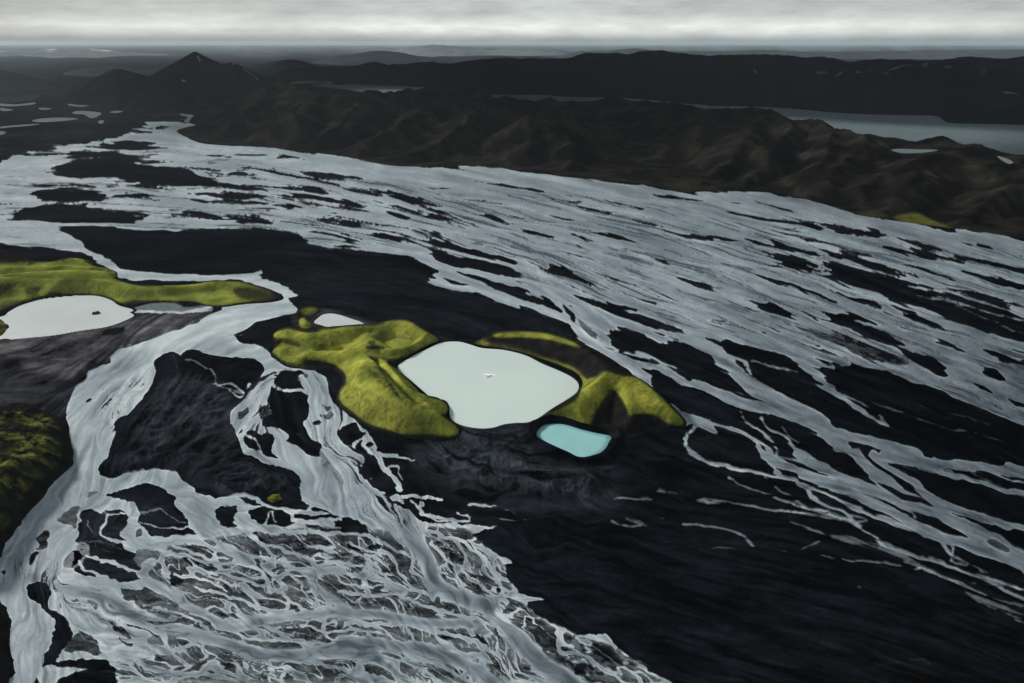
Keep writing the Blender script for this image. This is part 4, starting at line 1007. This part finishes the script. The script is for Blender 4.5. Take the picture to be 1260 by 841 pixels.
RIDGE_BACK = "C 1500,640 1230,560 1100,500 1000,490 850,470 700,470 560,445 400,415 240,392 100,385 B 1260,370 1100,360 980,352 800,342 650,338 520,335 400,322 250,322 100,330 A 1260,338 1150,332 1080,300 960,300 800,330"
hill('brown_ridge', "A 660,430 690,455 765,458 700,468 652,485 690,508 740,528 830,538 1000,543 1120,560 B 0,578 90,594 180,613 320,617 540,612 620,625 700,637 850,657 1000,669 1130,682 C 0,709 130,707 260,709 380,722 520,754 640,789 800,820 960,842 F 1050,10 1200,35 1260,44 X 1500,345 1500,215 " + RIDGE_BACK.replace("C 1500,640 ", "C "),
     ["A 700,380,50 820,350,110 900,338,160 960,330,200 1010,318,225 1080,316,230 1170,342,215 1260,358,205 B 60,352,208 150,345,212 300,335,214 400,328,212 470,328,205 520,350,190 640,360,185 700,362,180 800,370,178 900,375,172 1000,372,170 1060,373,168 1130,378,162 1180,380,160 1260,398,158 C 60,410,155 180,403,158 270,405,156 330,425,150 390,443,150 500,450,150 560,475,142 700,502,132 800,500,135 870,506,135 940,503,138 1000,535,122",
      "C 960,550,120 1010,530,135 1050,521,142 1090,530,138 1150,568,118 1210,605,98 1260,640,88 1500,700,80",
      "A 1010,318,225 960,370,165 900,420,110 830,470,50 770,500,10", "A 1170,345,215 1130,400,160 1080,460,100 1020,520,30 1000,540,2",
      "B 60,350,200 20,420,140 A 1200,480,80 1150,545,8", "B 420,330,205 300,400,155 230,450,112 100,530,50 40,575,5", "B 520,350,185 450,455,120 330,538,55 190,606,2", "B 900,375,170 800,438,138 720,470,110 680,560,46 640,622,0",
      "C 390,445,148 330,540,98 280,630,38 250,710,0", "C 560,477,140 560,570,90 520,650,46 480,735,0", "C 700,503,130 640,580,86 560,660,50 560,750,2",
      "C 1050,522,142 950,560,118 800,630,80 650,700,40 540,742,5", "C 1050,522,142 1110,600,98 1180,690,50 1130,780,14", "C 1260,650,86 1180,700,60 1120,770,22 1000,840,2", "C 870,640,80 800,700,50 720,780,6", "X 1500,240,90 1420,250,70 1300,280,25", "X 1400,240,70 1340,300,4", "C 300,405,156 250,470,130 200,540,90", "B 700,440,150 760,450,140 840,490,100 860,560,50 820,630,5", "C 60,470,120 180,520,80 170,600,45 100,680,5"],
     9, M_RIDGE, 'long dark brown ridge rising between the river and the far lake', fog_ridge, slope=.44, k=5, edge_slope=.70, noise=(34, 760), gul=.75, warp=95, floor=1.6, edge_k=3, cat='ridge', base_z=.8, carve=carve_pools)

# --- mountains further off
def far_color(c1, c2, snow=None, sc_=900):
    def f(X, Y, z, sl, px, py, sd):
        n = fbm(X / sc_, Y / sc_, 5, .58, off=91)
        c = mix(c1, c2, np.clip(.5 + n * 1.4, 0, 1))
        if snow is not None:
            g = Canvas(0)
            for s, w in snow: g.stroke(s, w, w * .6, 1.0, .5)
            m = sample(g.a, px, py)
            c = mix(c, (.30, .33, .36), np.clip(m, 0, 1))
        return c
    return f
hill('peak', "A -300,350 60,330 300,300 560,283 800,270 1040,275 1140,300 1030,345 1000,380 900,420 780,450 660,430 560,440 420,410 330,400 250,395 150,350 -300,400",
     ["A 560,282,8600 620,268,8600 660,243,8600 692,221,8600 710,197,8600 724,195,8600 740,213,8500 764,226,8400 790,232,8200 850,234,8000 880,227,8000 905,238,8000 940,268,7800 980,292,7400 1040,312,6900", "A 712,205,8600 700,260,7800 680,310,6800 690,370,5900 700,410,5400",
      "A 880,228,8000 900,290,7000 880,350,6100 840,400,5500", "A 790,232,8200 800,300,7000 780,370,5800", "A 300,330,7200 380,275,7800 420,257,7900 460,258,7900 500,270,7900 540,280,8000 600,292,8200", "A 420,257,7900 430,310,6900 440,370,5900", "A 80,330,7000 130,307,7200 200,310,7200 260,322,7000 330,335,6800",
      "A 620,268,8600 590,310,7400 560,370,6000 520,410,5400", "A 500,270,7900 520,330,6600 500,390,5700", "A 230,350,6500 330,348,6400 450,350,6300 560,345,6400", "A 940,268,7800 960,330,6600 950,390,5600"],
     16, M_FAR, 'sharp dark mountain peak with thin snow streaks beyond the plain', far_color((.005, .006, .007), (.013, .012, .013), [("A 900,255 925,272 955,295", 1.3), ("A 730,210 738,225", 2.2), ("A 862,236 868,238", 1.5), ("A 676,298 682,302", 2.0)], 1500),
     slope=.50, k=3, edge_slope=.6, noise=(15, 900), gul=.6, warp=35, edge_k=10, cat='mountain', base_z=-2)
hill('plateau', "A 960,300 1040,302 1200,300 B 0,312 150,315 330,322 400,330 540,350 740,350 850,358 980,360 1130,368 1260,383 C 0,386 100,392 240,394 400,402 560,417 700,424 850,427 940,431 980,454 1100,459 1260,464 X 1500,160 1500,84 1260,80 900,79 600,79 420,80 320,84",
     ["A 960,290,10500 1050,262,10500 1120,245,10500 1180,236,10500 1260,236,10500 B 0,232,10500 100,227,10500 200,236,10500 300,227,10500 400,233,10500 500,224,10500 600,217,10500 700,216,10500 800,216,10500 860,206,10500 900,200,10500 1000,201,10500 1060,205,10500 1100,190,10500 1180,186,10500 1260,195,10500 C 100,206,10500 250,204,10500 400,208,10500 540,212,10500",
      "C 540,214,9600 590,232,9600 650,229,9600 720,222,9600 850,225,9600 1000,219,9600 1060,214,9600 1180,218,9600 1260,212,9600 1500,212,9600 X 1500,70,9600",
      "A 1120,250,10000 1150,280,9400 1180,297,9000", "B 100,230,9500 110,270,8300 100,300,7500", "B 400,235,9600 420,280,8000 430,320,7200", "B 600,218,9800 640,280,8000 650,340,6900", "B 860,210,9800 880,280,7800 900,350,6600", "B 1100,192,9800 1120,280,7600 1130,360,6300", "C 60,206,9700 100,300,7200 110,380,6000",
      "C 400,208,9600 380,300,7000 400,390,5800", "C 650,230,9000 640,320,6600 660,410,5400", "C 850,226,9000 860,320,6500 840,418,5300", "C 1000,220,9000 1040,330,6300 1010,435,5100", "C 1180,218,9000 1200,340,6200 1230,445,5000", "X 1500,75,9000 1420,120,6000 1400,148,4900", "B 200,236,9800 260,260,8800 300,300,7600", "C 200,206,9700 240,300,7100 230,385,5900"],
     34, M_FAR, 'broad dark plateau with snow specks behind the long far lake', far_color((.0022, .0026, .0032), (.0065, .0062, .0065), [("C 768,258 815,243", 1.6), ("C 890,243 902,235", 2.2), ("C 645,266 662,268", 1.6), ("C 497,270 530,266", 1.0), ("C 580,273 592,266", 1.4), ("C 748,266 758,280", 1.4), ("C 1108,278 1112,248", 1.1), ("C 268,262 270,268", 1.4), ("C 965,248 1000,245", .9), ("C 570,279 576,279", 1), ("C 1190,342 1230,346", .8), ("C 683,261 695,260", .8), ("C 835,242 850,244", .8), ("C 930,235 940,232", .8)], 1500),
     slope=.34, k=8, edge_slope=.4, noise=(42, 1300), gul=.55, warp=200, edge_k=12, cat='plateau', base_z=-3)

def range_(name, lines, depth_h, cell, label, c1, c2, back=1.35, slope=.25, nz=(40, 3000), front=.25, snow=False):  # c1 and c2 are paled on the farther ranges to imitate haze
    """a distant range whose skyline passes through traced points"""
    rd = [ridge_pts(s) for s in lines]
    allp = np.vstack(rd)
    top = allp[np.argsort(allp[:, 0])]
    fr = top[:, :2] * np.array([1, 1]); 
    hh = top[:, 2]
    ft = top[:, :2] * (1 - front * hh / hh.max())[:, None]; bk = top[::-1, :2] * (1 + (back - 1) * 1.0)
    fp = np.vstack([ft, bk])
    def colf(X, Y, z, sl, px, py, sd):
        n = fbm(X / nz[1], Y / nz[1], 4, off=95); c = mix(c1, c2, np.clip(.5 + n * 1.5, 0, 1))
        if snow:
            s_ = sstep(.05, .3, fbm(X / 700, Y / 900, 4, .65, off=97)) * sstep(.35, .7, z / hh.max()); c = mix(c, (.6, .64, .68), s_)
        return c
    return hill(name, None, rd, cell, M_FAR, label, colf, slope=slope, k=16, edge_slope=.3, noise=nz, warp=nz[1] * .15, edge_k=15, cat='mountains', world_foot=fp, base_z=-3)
range_('near_hills', ["A -480,262,9000 -200,250,9000 0,256,9000 60,262,9000 130,266,9000 200,277,9000 240,292,9000"], 0, 60, 'dark blue rounded hills at the far left edge', (.012, .016, .02), (.022, .026, .03), 1.3, .2, (30, 2200), .35)
range_('blue_hills', ["B -120,236,19000 0,208,19000 60,202,19000 130,191,19000 185,191,19000 215,208,19000 330,215,19000 370,208,19000 420,218,19000 520,206,19000 600,209,19000 700,220,19000"], 0, 90, 'blue grey jagged hills behind the plateau under the bright sky', (.024, .032, .040), (.040, .050, .060), 1.2, .16, (40, 2600), .22)
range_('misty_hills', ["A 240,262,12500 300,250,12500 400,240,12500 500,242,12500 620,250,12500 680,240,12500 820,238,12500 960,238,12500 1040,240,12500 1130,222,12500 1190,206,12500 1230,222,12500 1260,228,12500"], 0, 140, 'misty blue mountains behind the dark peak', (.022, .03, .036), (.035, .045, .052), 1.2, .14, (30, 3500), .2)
range_('pale_hills', ["B 150,200,32000 230,185,32000 280,177,32000 310,166,32000 370,169,32000 400,180,32000 440,173,32000 520,187,32000 600,182,32000 700,177,32000 780,187,32000 840,194,32000"], 0, 200, 'faint hazy mountains on the horizon below the brightest cloud', (.13, .16, .18), (.17, .20, .22), 1.15, .12, (30, 5000), .15)  # lifted base colour puts much of the haze into the rock itself
range_('snowy_range', ["A -400,190,30000 -200,180,30000 0,192,30000 60,205,30000 130,185,30000 200,180,30000 260,187,30000 330,178,30000 370,182,30000 430,195,30000 520,205,30000 640,205,30000"], 0, 220, 'distant snow streaked mountains on the left horizon', (.11, .135, .15), (.15, .175, .19), 1.15, .12, (50, 5000), .2, snow=True)  # base tone paled as painted haze, snow patches mixed over it
range_('low_hills', ["B 800,196,26000 900,190,26000 1040,186,26000 1095,177,26000 1130,184,26000 1260,190,26000 C 150,188,26000 300,184,26000 420,190,26000 640,190,26000 800,188,26000 1000,186,26000 1260,184,26000 1500,186,26000"], 0, 240, 'low blue hazy land along the right horizon', (.045, .06, .072), (.065, .082, .095), 1.15, .12, (25, 5000), .15)  # blue grey base imitates the haze of distance

# ------------------------------------------------------------------ far lakes and ponds
def flat(name, s, lev, mat, label, sm=3):
    return lake(name, wpoly(smooth_line(pts(s)[:, :2], sm, True)), lev, mat, label)
def sheet(name, s, lev, mat, label):
    p = smooth_line(pts(s)[:, :2], 3, True)
    import bmesh
    P = wpoly(p)
    from mathutils import Vector
    from mathutils.geometry import tessellate_polygon
    co = [Vector((x, y, lev)) for x, y in P]
    me = bpy.data.meshes.new(name)
    tris = [tuple(t) for t in tessellate_polygon([co])]
    me.from_pydata([tuple(c) for c in co], [], tris); me.update()
    if len(tris) and sum(p_.normal.z for p_ in me.polygons) < 0: me.flip_normals()
    me.materials.append(mat)
    return link(bpy.data.objects.new(name, me), label, 'lake' if name == 'lake' else 'pond', kind='structure')
sheet('lake', "B 520,354 640,352 740,352 850,360 980,362 1130,370 1260,385 C 80,388 100,393 240,395 400,403 560,418 700,425 850,428 940,432 980,455 1100,460 1260,465 X 1500,168 1500,215 C 1260,575 1130,570 1000,545 900,530 700,530 500,480 360,450 240,425 0,415 B 1000,390 760,385 600,375", 2.8, M_DULL, 'long slate blue lake lying behind the brown ridge')
sheet('lake', "A 1035,312 1090,302 1150,299 1225,302 1240,306 1190,312 1150,318 1260,330 B 60,340 150,350 210,352 300,340 400,332 330,324 180,318 80,315 30,312 0,316 A 1230,312 1180,308", 2.8, m_lake('grey_lake_water', (.34, .39, .42), rough=.6, spec=0), 'narrow grey lake between the sharp peak and the plateau')
M_POND = m_lake('pond_water', (.15, .18, .20), rough=.6, spec=0)
for s, l in (("A 118,448 150,440 220,436 290,440 230,449 150,453", 'largest pale pond on the brown plain near the left edge'), ("A 0,470 60,464 145,459 120,465 40,472 0,476", 'thin pale pool below the largest pond on the plain'),
        ("A 250,386 262,378 280,388 330,392 300,396 260,392", 'small pale pond highest on the left plain'), ("A 268,416 300,411 372,418 360,432 335,438 310,425 275,422", 'ragged pale pond right of the largest pond'),
        ("A 405,416 430,411 455,413 430,419", 'short pale pond under the dark hill'), ("A 662,424 690,420 718,430 708,440 690,456 680,448 695,435 675,430", 'crooked pond where the river leaves the hills'),
        ("A 0,384 60,387 128,380 120,388 50,394 0,392", 'long thin pool high on the far left plain'), ("A 0,400 30,404 50,408 10,412", 'small grey pool at the far left edge'), ("A 362,450 382,446 380,457 368,458", 'tiny pale pool beside the ragged pond'),
        ("A 145,400 190,402 175,407 150,406", 'tiny streak of water among the upper plain pools'), ("A 0,487 22,490 12,498 0,500", 'little pool low at the left edge of the plain')):
    sheet('pond', s, 2.2, M_POND, l)

# pools high on the ridge
def high_pool(s, h, label, mat):
    p = smooth_line(pts(s)[:, :2], 3, True); X, Y = ground(p[:, 0], p[:, 1], h)
    from mathutils import Vector
    from mathutils.geometry import tessellate_polygon
    co = [Vector((x, y, h)) for x, y in zip(X, Y)]
    me = bpy.data.meshes.new('pond'); me.from_pydata([tuple(c) for c in co], [], [tuple(t) for t in tessellate_polygon([co])]); me.update()
    if sum(p_.normal.z for p_ in me.polygons) < 0: me.flip_normals()
    me.materials.append(mat)
    return link(bpy.data.objects.new('pond', me), label, 'pond', kind='structure')

high_pool(POOLS[0][0], 105.0, 'narrow grey pool lying high on the brown ridge', M_DULL)
high_pool(POOLS[1][0], 95.0, 'small bright pool behind the pointed hill of the ridge', M_POND)

# ------------------------------------------------------------------ rocks
def rock(name, loc, size, seed, label, mat, colf=None):
    import bmesh
    from mathutils import Vector, noise as mn
    bm = bmesh.new(); bmesh.ops.create_icosphere(bm, subdivisions=4, radius=1)
    for v_ in bm.verts:
        c = v_.co.normalized()
        d = 1 + .35 * mn.noise(c * 1.3 + Vector((seed, 0, 0))) + .16 * mn.noise(c * 3.1 + Vector((0, seed, 0))) + .07 * mn.noise(c * 8 + Vector((0, 0, seed)))
        c = c * d
        if c.z < 0: c.z *= .3
        v_.co = Vector((c.x * size[0], c.y * size[1], c.z * size[2]))
    me = bpy.data.meshes.new(name); bm.to_mesh(me); bm.free()
    n = len(me.vertices); at = me.attributes.new('base', 'FLOAT_COLOR', 'POINT')
    cols = np.ones((n, 4), np.float32)
    for i, v_ in enumerate(me.vertices):
        up = max(0, v_.normal.z); cols[i, :3] = colf(v_.co, up) if colf else (.02 + .05 * up, .021 + .05 * up, .02 + .045 * up)
    at.data.foreach_set('color', cols.ravel())
    me.materials.append(mat)
    o = bpy.data.objects.new(name, me); o.location = loc
    return link(o, label, 'rock')
M_ROCK = m_hill('rock', .3, .4, .6, .3)
X, Y = ground(118.5, 386.5); rock('rock', (float(X), float(Y), .6), (7.5, 7, 4.2), 3.1, 'dark boulder islet standing in the white lake', M_ROCK)
X, Y = ground(338, 614.5)
rock('rock', (float(X), float(Y), .3), (8.5, 6.5, 4.5), 8.4, 'small mossy green rock alone on the black sand', M_ROCK, lambda c, up: (.03 + .13 * up, .032 + .13 * up, .012 + .015 * up))
X, Y = ground(109, 493); rock('rock', (float(X), float(Y), -.2), (2.2, 6.5, 2.0), 5.2, 'black rock islet in the pale left river', M_ROCK, lambda c, up: (.012, .013, .015))

# ------------------------------------------------------------------ the light aeroplane over the lake
def simple(name, col, rough=.4, spec=.5, metal=0):
    m, nt, bs = mat_new(name)
    n = noise_node(nt, 3, 4, .6); c = nd(nt, 'ShaderNodeRGB'); c.outputs[0].default_value = (*col, 1)
    nt.links.new(mulcol(nt, c.outputs[0], maprange(nt, n, .3, .7, .95, 1.05)), bs.inputs['Base Color'])
    bs.inputs['Roughness'].default_value = rough; bs.inputs['Specular IOR Level'].default_value = spec; bs.inputs['Metallic'].default_value = metal
    return m
M_WHITE = simple('white_paint', (.88, .89, .89)); M_GREY = simple('grey_paint_and_shade', (.09, .10, .11)); M_GLASS = simple('dark_glass', (.02, .025, .03), .1); M_RUB = simple('rubber', (.02, .02, .02), .8)
def loft(name, secs, mat, parent, n=20, power=2.0):
    """secs: (centre xyz, half width, half height, axis) rings joined along y"""
    vs, fs = [], []
    for (cx, cy, cz, a, b) in secs:
        for k in range(n):
            t = 2 * math.pi * k / n; c, s = math.cos(t), math.sin(t)
            e = 2 / power
            vs.append((cx + a * math.copysign(abs(c) ** e, c), cy, cz + b * math.copysign(abs(s) ** e, s)))
    for i in range(len(secs) - 1):
        for k in range(n):
            fs.append((i * n + k, i * n + (k + 1) % n, (i + 1) * n + (k + 1) % n, (i + 1) * n + k))
    fs.append(tuple(range(n))[::-1]); fs.append(tuple(range((len(secs) - 1) * n, len(secs) * n)))
    me = bpy.data.meshes.new(name); me.from_pydata(vs, [], fs); me.update()
    me.polygons.foreach_set('use_smooth', [True] * len(me.polygons)); me.materials.append(mat)
    return link(bpy.data.objects.new(name, me), parent=parent)
def foil(name, secs, mat, parent, vertical=False, n=14):
    """secs: (span, leading y, chord, height z, thickness)"""
    vs, fs = [], []
    prof = []
    for k in range(n):
        t = 2 * math.pi * k / n; xc = .5 - .5 * math.cos(t)
        th = (0.6 * math.sqrt(xc) * (1 - xc) ** .8 + .02) * (1 if t < math.pi else -.5)
        prof.append((xc, th))
    for (s, ly, ch, zz_, tk) in secs:
        for xc, th in prof:
            y_ = ly - ch * xc; off = th * tk
            vs.append((off, y_, s) if vertical else (s, y_, zz_ + off))
    m = len(secs)
    for i in range(m - 1):
        for k in range(n):
            fs.append((i * n + k, i * n + (k + 1) % n, (i + 1) * n + (k + 1) % n, (i + 1) * n + k))
    fs.append(tuple(range(n))[::-1]); fs.append(tuple(range((m - 1) * n, m * n)))
    me = bpy.data.meshes.new(name); me.from_pydata(vs, [], fs); me.update(); me.materials.append(mat)
    return link(bpy.data.objects.new(name, me), parent=parent)
def tube(name, a, b, r_, mat, parent, n=8):
    from mathutils import Vector
    a, b = Vector(a), Vector(b); d = (b - a).normalized(); q = d.to_track_quat('Z', 'Y')
    vs = []; fs = []
    for P in (a, b):
        for k in range(n):
            t = 2 * math.pi * k / n; vs.append(tuple(P + q @ Vector((r_ * math.cos(t), r_ * math.sin(t), 0))))
    for k in range(n): fs.append((k, (k + 1) % n, n + (k + 1) % n, n + k))
    fs += [tuple(range(n))[::-1], tuple(range(n, 2 * n))]
    me = bpy.data.meshes.new(name); me.from_pydata(vs, [], fs); me.update(); me.materials.append(mat)
    return link(bpy.data.objects.new(name, me), parent=parent)
PH = 170.0
ax_, ay_ = ground(603, 462.5, PH)
plane = bpy.data.objects.new('airplane', None); link(plane, 'small white high wing airplane flying low over the milky lake', 'airplane')
plane.location = (float(ax_), float(ay_), PH); plane.scale = (1.35, 1.35, 1.35); plane.rotation_euler = (R(0), R(-9), R(-30))
loft('fuselage', [(0, 3.3, -.15, .12, .14), (0, 3.15, -.12, .38, .38), (0, 2.3, -.1, .5, .5), (0, 1.5, 0, .58, .62), (0, .7, .02, .62, .75), (0, -.5, .0, .6, .74), (0, -1.5, .0, .46, .55), (0, -3.0, .1, .26, .32), (0, -4.6, .2, .1, .16)], M_WHITE, plane, power=2.6)
loft('shaded_belly', [(0, 2.3, -.52, .1, .06), (0, 1.4, -.58, .42, .10), (0, .2, -.66, .5, .12), (0, -1.2, -.52, .38, .1), (0, -2.6, -.25, .1, .05)], M_GREY, plane)  # dark strip painting in the shaded underside of the fuselage
foil('wing', [(-5.6, 1.0, 1.4, .86, .7), (-2.5, 1.25, 1.95, .8, 1.2), (0, 1.25, 2.0, .76, 1.3), (2.5, 1.25, 1.95, .8, 1.2), (5.6, 1.0, 1.4, .86, .7)], M_WHITE, plane)
foil('tailplane', [(-1.8, -4.1, .65, .3, .4), (0, -3.7, 1.1, .28, .6), (1.8, -4.1, .65, .3, .4)], M_WHITE, plane)
foil('fin', [(.3, -3.4, 1.5, 0, .5), (1.0, -4.1, .95, 0, .35), (1.75, -4.5, .65, 0, .25)], M_WHITE, plane, vertical=True)
loft('windscreen', [(0, 1.62, .55, .1, .05), (0, 1.35, .42, .5, .3), (0, .95, .45, .6, .34), (0, .8, .5, .5, .2)], M_GLASS, plane)
for s_ in (-1, 1):
    loft('cabin_window', [(s_ * .57, .7, .3, .03, .16), (s_ * .605, .6, .3, .05, .24), (s_ * .6, -.5, .3, .05, .24), (s_ * .54, -.7, .3, .03, .14)], M_GLASS, plane, 10)
    tube('strut', (s_ * .55, .5, -.45), (s_ * 2.6, .55, .78), .06, M_WHITE, plane)
    leg = tube('landing_leg', (s_ * .45, .1, -.6), (s_ * 1.15, .05, -1.25), .06, M_WHITE, plane)
    tube('wheel', (s_ * 1.1, .05, -1.3), (s_ * 1.3, .05, -1.3), .26, M_RUB, leg, 16)
leg = tube('landing_leg', (0, 2.4, -.5), (0, 2.45, -1.2), .05, M_WHITE, plane); tube('wheel', (-.08, 2.45, -1.3), (.08, 2.45, -1.3), .22, M_RUB, leg, 16)
sp = loft('spinner', [(0, 3.3, -.15, .15, .15), (0, 3.45, -.15, .1, .1), (0, 3.58, -.15, .02, .02)], M_GREY, plane)
for s_ in (-1, 1):
    foil('propeller_blade', [(-.15 + s_ * .05, 3.42, .12, s_ * .1, .1), (-.15 + s_ * .95, 3.4, .07, s_ * .1, .05)], M_GREY, sp)

# ------------------------------------------------------------------ haze
hz_m = bpy.data.materials.new('haze_air'); hz_m.use_nodes = True; nt = hz_m.node_tree; nt.nodes.clear()
o_ = nd(nt, 'ShaderNodeOutputMaterial'); vp = nd(nt, 'ShaderNodeVolumePrincipled')
vp.inputs['Color'].default_value = (.68, .80, .90, 1); vp.inputs['Density'].default_value = 9e-6; vp.inputs['Anisotropy'].default_value = .1
nt.links.new(vp.outputs[0], o_.inputs['Volume'])
x0, x1, y0, y1, z0, z1 = -260000, 260000, -4000, 160000, -12, 640
me = bpy.data.meshes.new('haze')
me.from_pydata([(x, y, z_) for z_ in (z0, z1) for x, y in ((x0, y0), (x1, y0), (x1, y1), (x0, y1))], [], [(3, 2, 1, 0), (4, 5, 6, 7), (0, 1, 5, 4), (1, 2, 6, 5), (2, 3, 7, 6), (3, 0, 4, 7)])
me.materials.append(hz_m)
link(bpy.data.objects.new('haze', me), 'thin blue grey haze fading the far mountains', 'haze', kind='stuff')

# ------------------------------------------------------------------ broken clouds added out of view to shade the ridge and the near right plain
M_SHADE_CLOUD, cnt_, cbs_ = mat_new('cloud')
cbs_.inputs['Base Color'].default_value = (.62, .64, .66, 1); cbs_.inputs['Roughness'].default_value = 1; cbs_.inputs['Specular IOR Level'].default_value = 0
def cloud(cx, cy, zc_, rx, ry, cell, cover, seed, label):  # builds a cloud added out of view to cast shade
    X, Y = np.meshgrid(np.arange(cx - rx * 1.1, cx + rx * 1.1, cell), np.arange(cy - ry * 1.1, cy + ry * 1.1, cell))
    q = ((X - cx) / rx) ** 2 + ((Y - cy) / ry) ** 2
    n = fbm(X / (rx * .22), Y / (ry * .22), 5, .55, off=seed)
    t = cover - q * 1.0 + n * 1.5
    th = np.clip(t, 0, .8) * 320
    Z = zc_ + th * .8 + 40 * fbm(X / (cell * 6), Y / (cell * 6), 3, off=seed + 3)
    o = grid_mesh('cloud', X, Y, Z, M_SHADE_CLOUD, keepv=t > 0)  # added unseen cloud, there only for its shade
    md = o.modifiers.new('thickness', 'SOLIDIFY'); md.thickness = 160; md.offset = -1
    link(o, label, 'cloud', kind='structure')
_dx, _dy = math.sin(R(-62)) / math.tan(R(25)), math.cos(R(-62)) / math.tan(R(25))
cloud(3100 + _dx * 1900, 9400 + _dy * 1900, 1900, 8600, 6600, 110, .66, 7.0, 'broad broken grey cloud layer added out of view to shade the brown ridge')
cloud(1520 + _dx * 1700, 560 + _dy * 1700, 1700, 860, 560, 26, .85, 21.0, 'small ragged cloud added out of view to shade the near right plain')
# ------------------------------------------------------------------ sky and sun
SUN_AZ = R(-62)      # measured from +Y (the view direction) towards +X
SUN_EL = R(25)
w = bpy.data.worlds.new('World'); sc.world = w; w.use_nodes = True; nt = w.node_tree; nt.nodes.clear()
wo = nd(nt, 'ShaderNodeOutputWorld'); bg = nd(nt, 'ShaderNodeBackground'); bg.inputs['Strength'].default_value = .1
nt.links.new(bg.outputs[0], wo.inputs['Surface'])
sky = nd(nt, 'ShaderNodeTexSky', sky_type='NISHITA'); sky.sun_disc = False; sky.sun_elevation = SUN_EL; sky.sun_rotation = SUN_AZ
tc = nd(nt, 'ShaderNodeTexCoord'); sep = nd(nt, 'ShaderNodeSeparateXYZ'); nt.links.new(tc.outputs['Generated'], sep.inputs[0])
def mth(op, a, b=None, clamp=False):
    m = nd(nt, 'ShaderNodeMath', operation=op); m.use_clamp = clamp
    for i, s in enumerate((a, b)):
        if s is None: continue
        if isinstance(s, (int, float)): m.inputs[i].default_value = s
        else: nt.links.new(s, m.inputs[i])
    return m.outputs[0]
zc = mth('MAXIMUM', sep.outputs['Z'], 0.0)
zd = mth('ADD', zc, .022)
az = mth('ARCTAN2', sep.outputs['X'], sep.outputs['Y'])
cmb = nd(nt, 'ShaderNodeCombineXYZ'); nt.links.new(mth('MULTIPLY', az, 1.0), cmb.inputs[0]); nt.links.new(mth('MULTIPLY', sep.outputs['Z'], 4.5), cmb.inputs[1])
def wn(scale, detail, rough, off=0):
    n = nd(nt, 'ShaderNodeTexNoise'); n.inputs['Scale'].default_value = scale; n.inputs['Detail'].default_value = detail; n.inputs['Roughness'].default_value = rough
    mp = nd(nt, 'ShaderNodeMapping'); mp.inputs['Location'].default_value = (off, off * .7, 0); nt.links.new(cmb.outputs[0], mp.inputs[0]); nt.links.new(mp.outputs[0], n.inputs['Vector'])
    return n.outputs['Fac']
c1 = wn(4.5, 6, .58, 3.0); c2 = wn(17, 6, .62, 9.0)
band = nd(nt, 'ShaderNodeValToRGB'); nt.links.new(maprange(nt, sep.outputs['Z'], -.01, .12, 0, 1), band.inputs[0])
cr = band.color_ramp; el = cr.elements
el[0].position = 0.0; el[0].color = (1.5, 1.9, 2.1, 1)
el[1].position = 1.0; el[1].color = (4.6, 4.9, 4.9, 1)
for p_, c_ in ((.085, (3.0, 3.5, 3.7)), (.12, (5.0, 5.4, 5.4)), (.16, (7.2, 7.4, 7.2)), (.22, (8.6, 8.8, 8.4)), (.34, (5.6, 5.9, 5.75)), (.60, (4.3, 4.65, 4.6))):
    e = cr.elements.new(p_); e.color = (*c_, 1)
cl = mulcol(nt, band.outputs[0], maprange(nt, c1, .3, .7, .80, 1.15)); cl = mulcol(nt, cl, maprange(nt, c2, .3, .7, .86, 1.10))
# brighter towards the veiled sun, darker to the left
gl = mth('EXPONENT', mth('MULTIPLY', mth('POWER', mth('ABSOLUTE', mth('SUBTRACT', az, .06)), 2.0), -3.2))
cl = mulcol(nt, cl, maprange(nt, gl, 0, 1, .84, 1.14))
up_ = maprange(nt, sep.outputs['Z'], .12, .5, .95, .72)
cl = mulcol(nt, cl, up_)
fin = mixcol(nt, mth('ADD', .975, 0.0), sky.outputs[0], cl)
nt.links.new(fin, bg.inputs['Color'])

sun = bpy.data.lights.new('sun', 'SUN'); sun.energy = 4.6; sun.angle = R(5); sun.color = (1, .95, .86)
so = bpy.data.objects.new('sun', sun); COL.objects.link(so)
from mathutils import Vector
sd_ = Vector((math.sin(SUN_AZ) * math.cos(SUN_EL), math.cos(SUN_AZ) * math.cos(SUN_EL), math.sin(SUN_EL)))
so.rotation_euler = (-sd_).to_track_quat('-Z', 'Y').to_euler(); so.location = (0, 0, 900)

# ------------------------------------------------------------------ camera
cam = bpy.data.cameras.new('camera'); co = bpy.data.objects.new('camera', cam); COL.objects.link(co)
cam.sensor_width = 36; cam.lens = 36 * F / W0; cam.clip_start = 1; cam.clip_end = 400000
co.location = (0, 0, CAM_H); co.rotation_euler = (math.pi / 2 - PITCH, 0, 0)
sc.camera = co
sc.render.resolution_x = 1024; sc.render.resolution_y = 683
sc.view_settings.view_transform = 'Standard'; sc.view_settings.look = 'None'; sc.view_settings.exposure = 0.0; sc.view_settings.gamma = 1
sc.view_settings.use_curve_mapping = False
sc.render.engine = 'CYCLES'
sc.cycles.use_denoising = True
sc.cycles.volume_bounces = 1; sc.cycles.max_bounces = 6
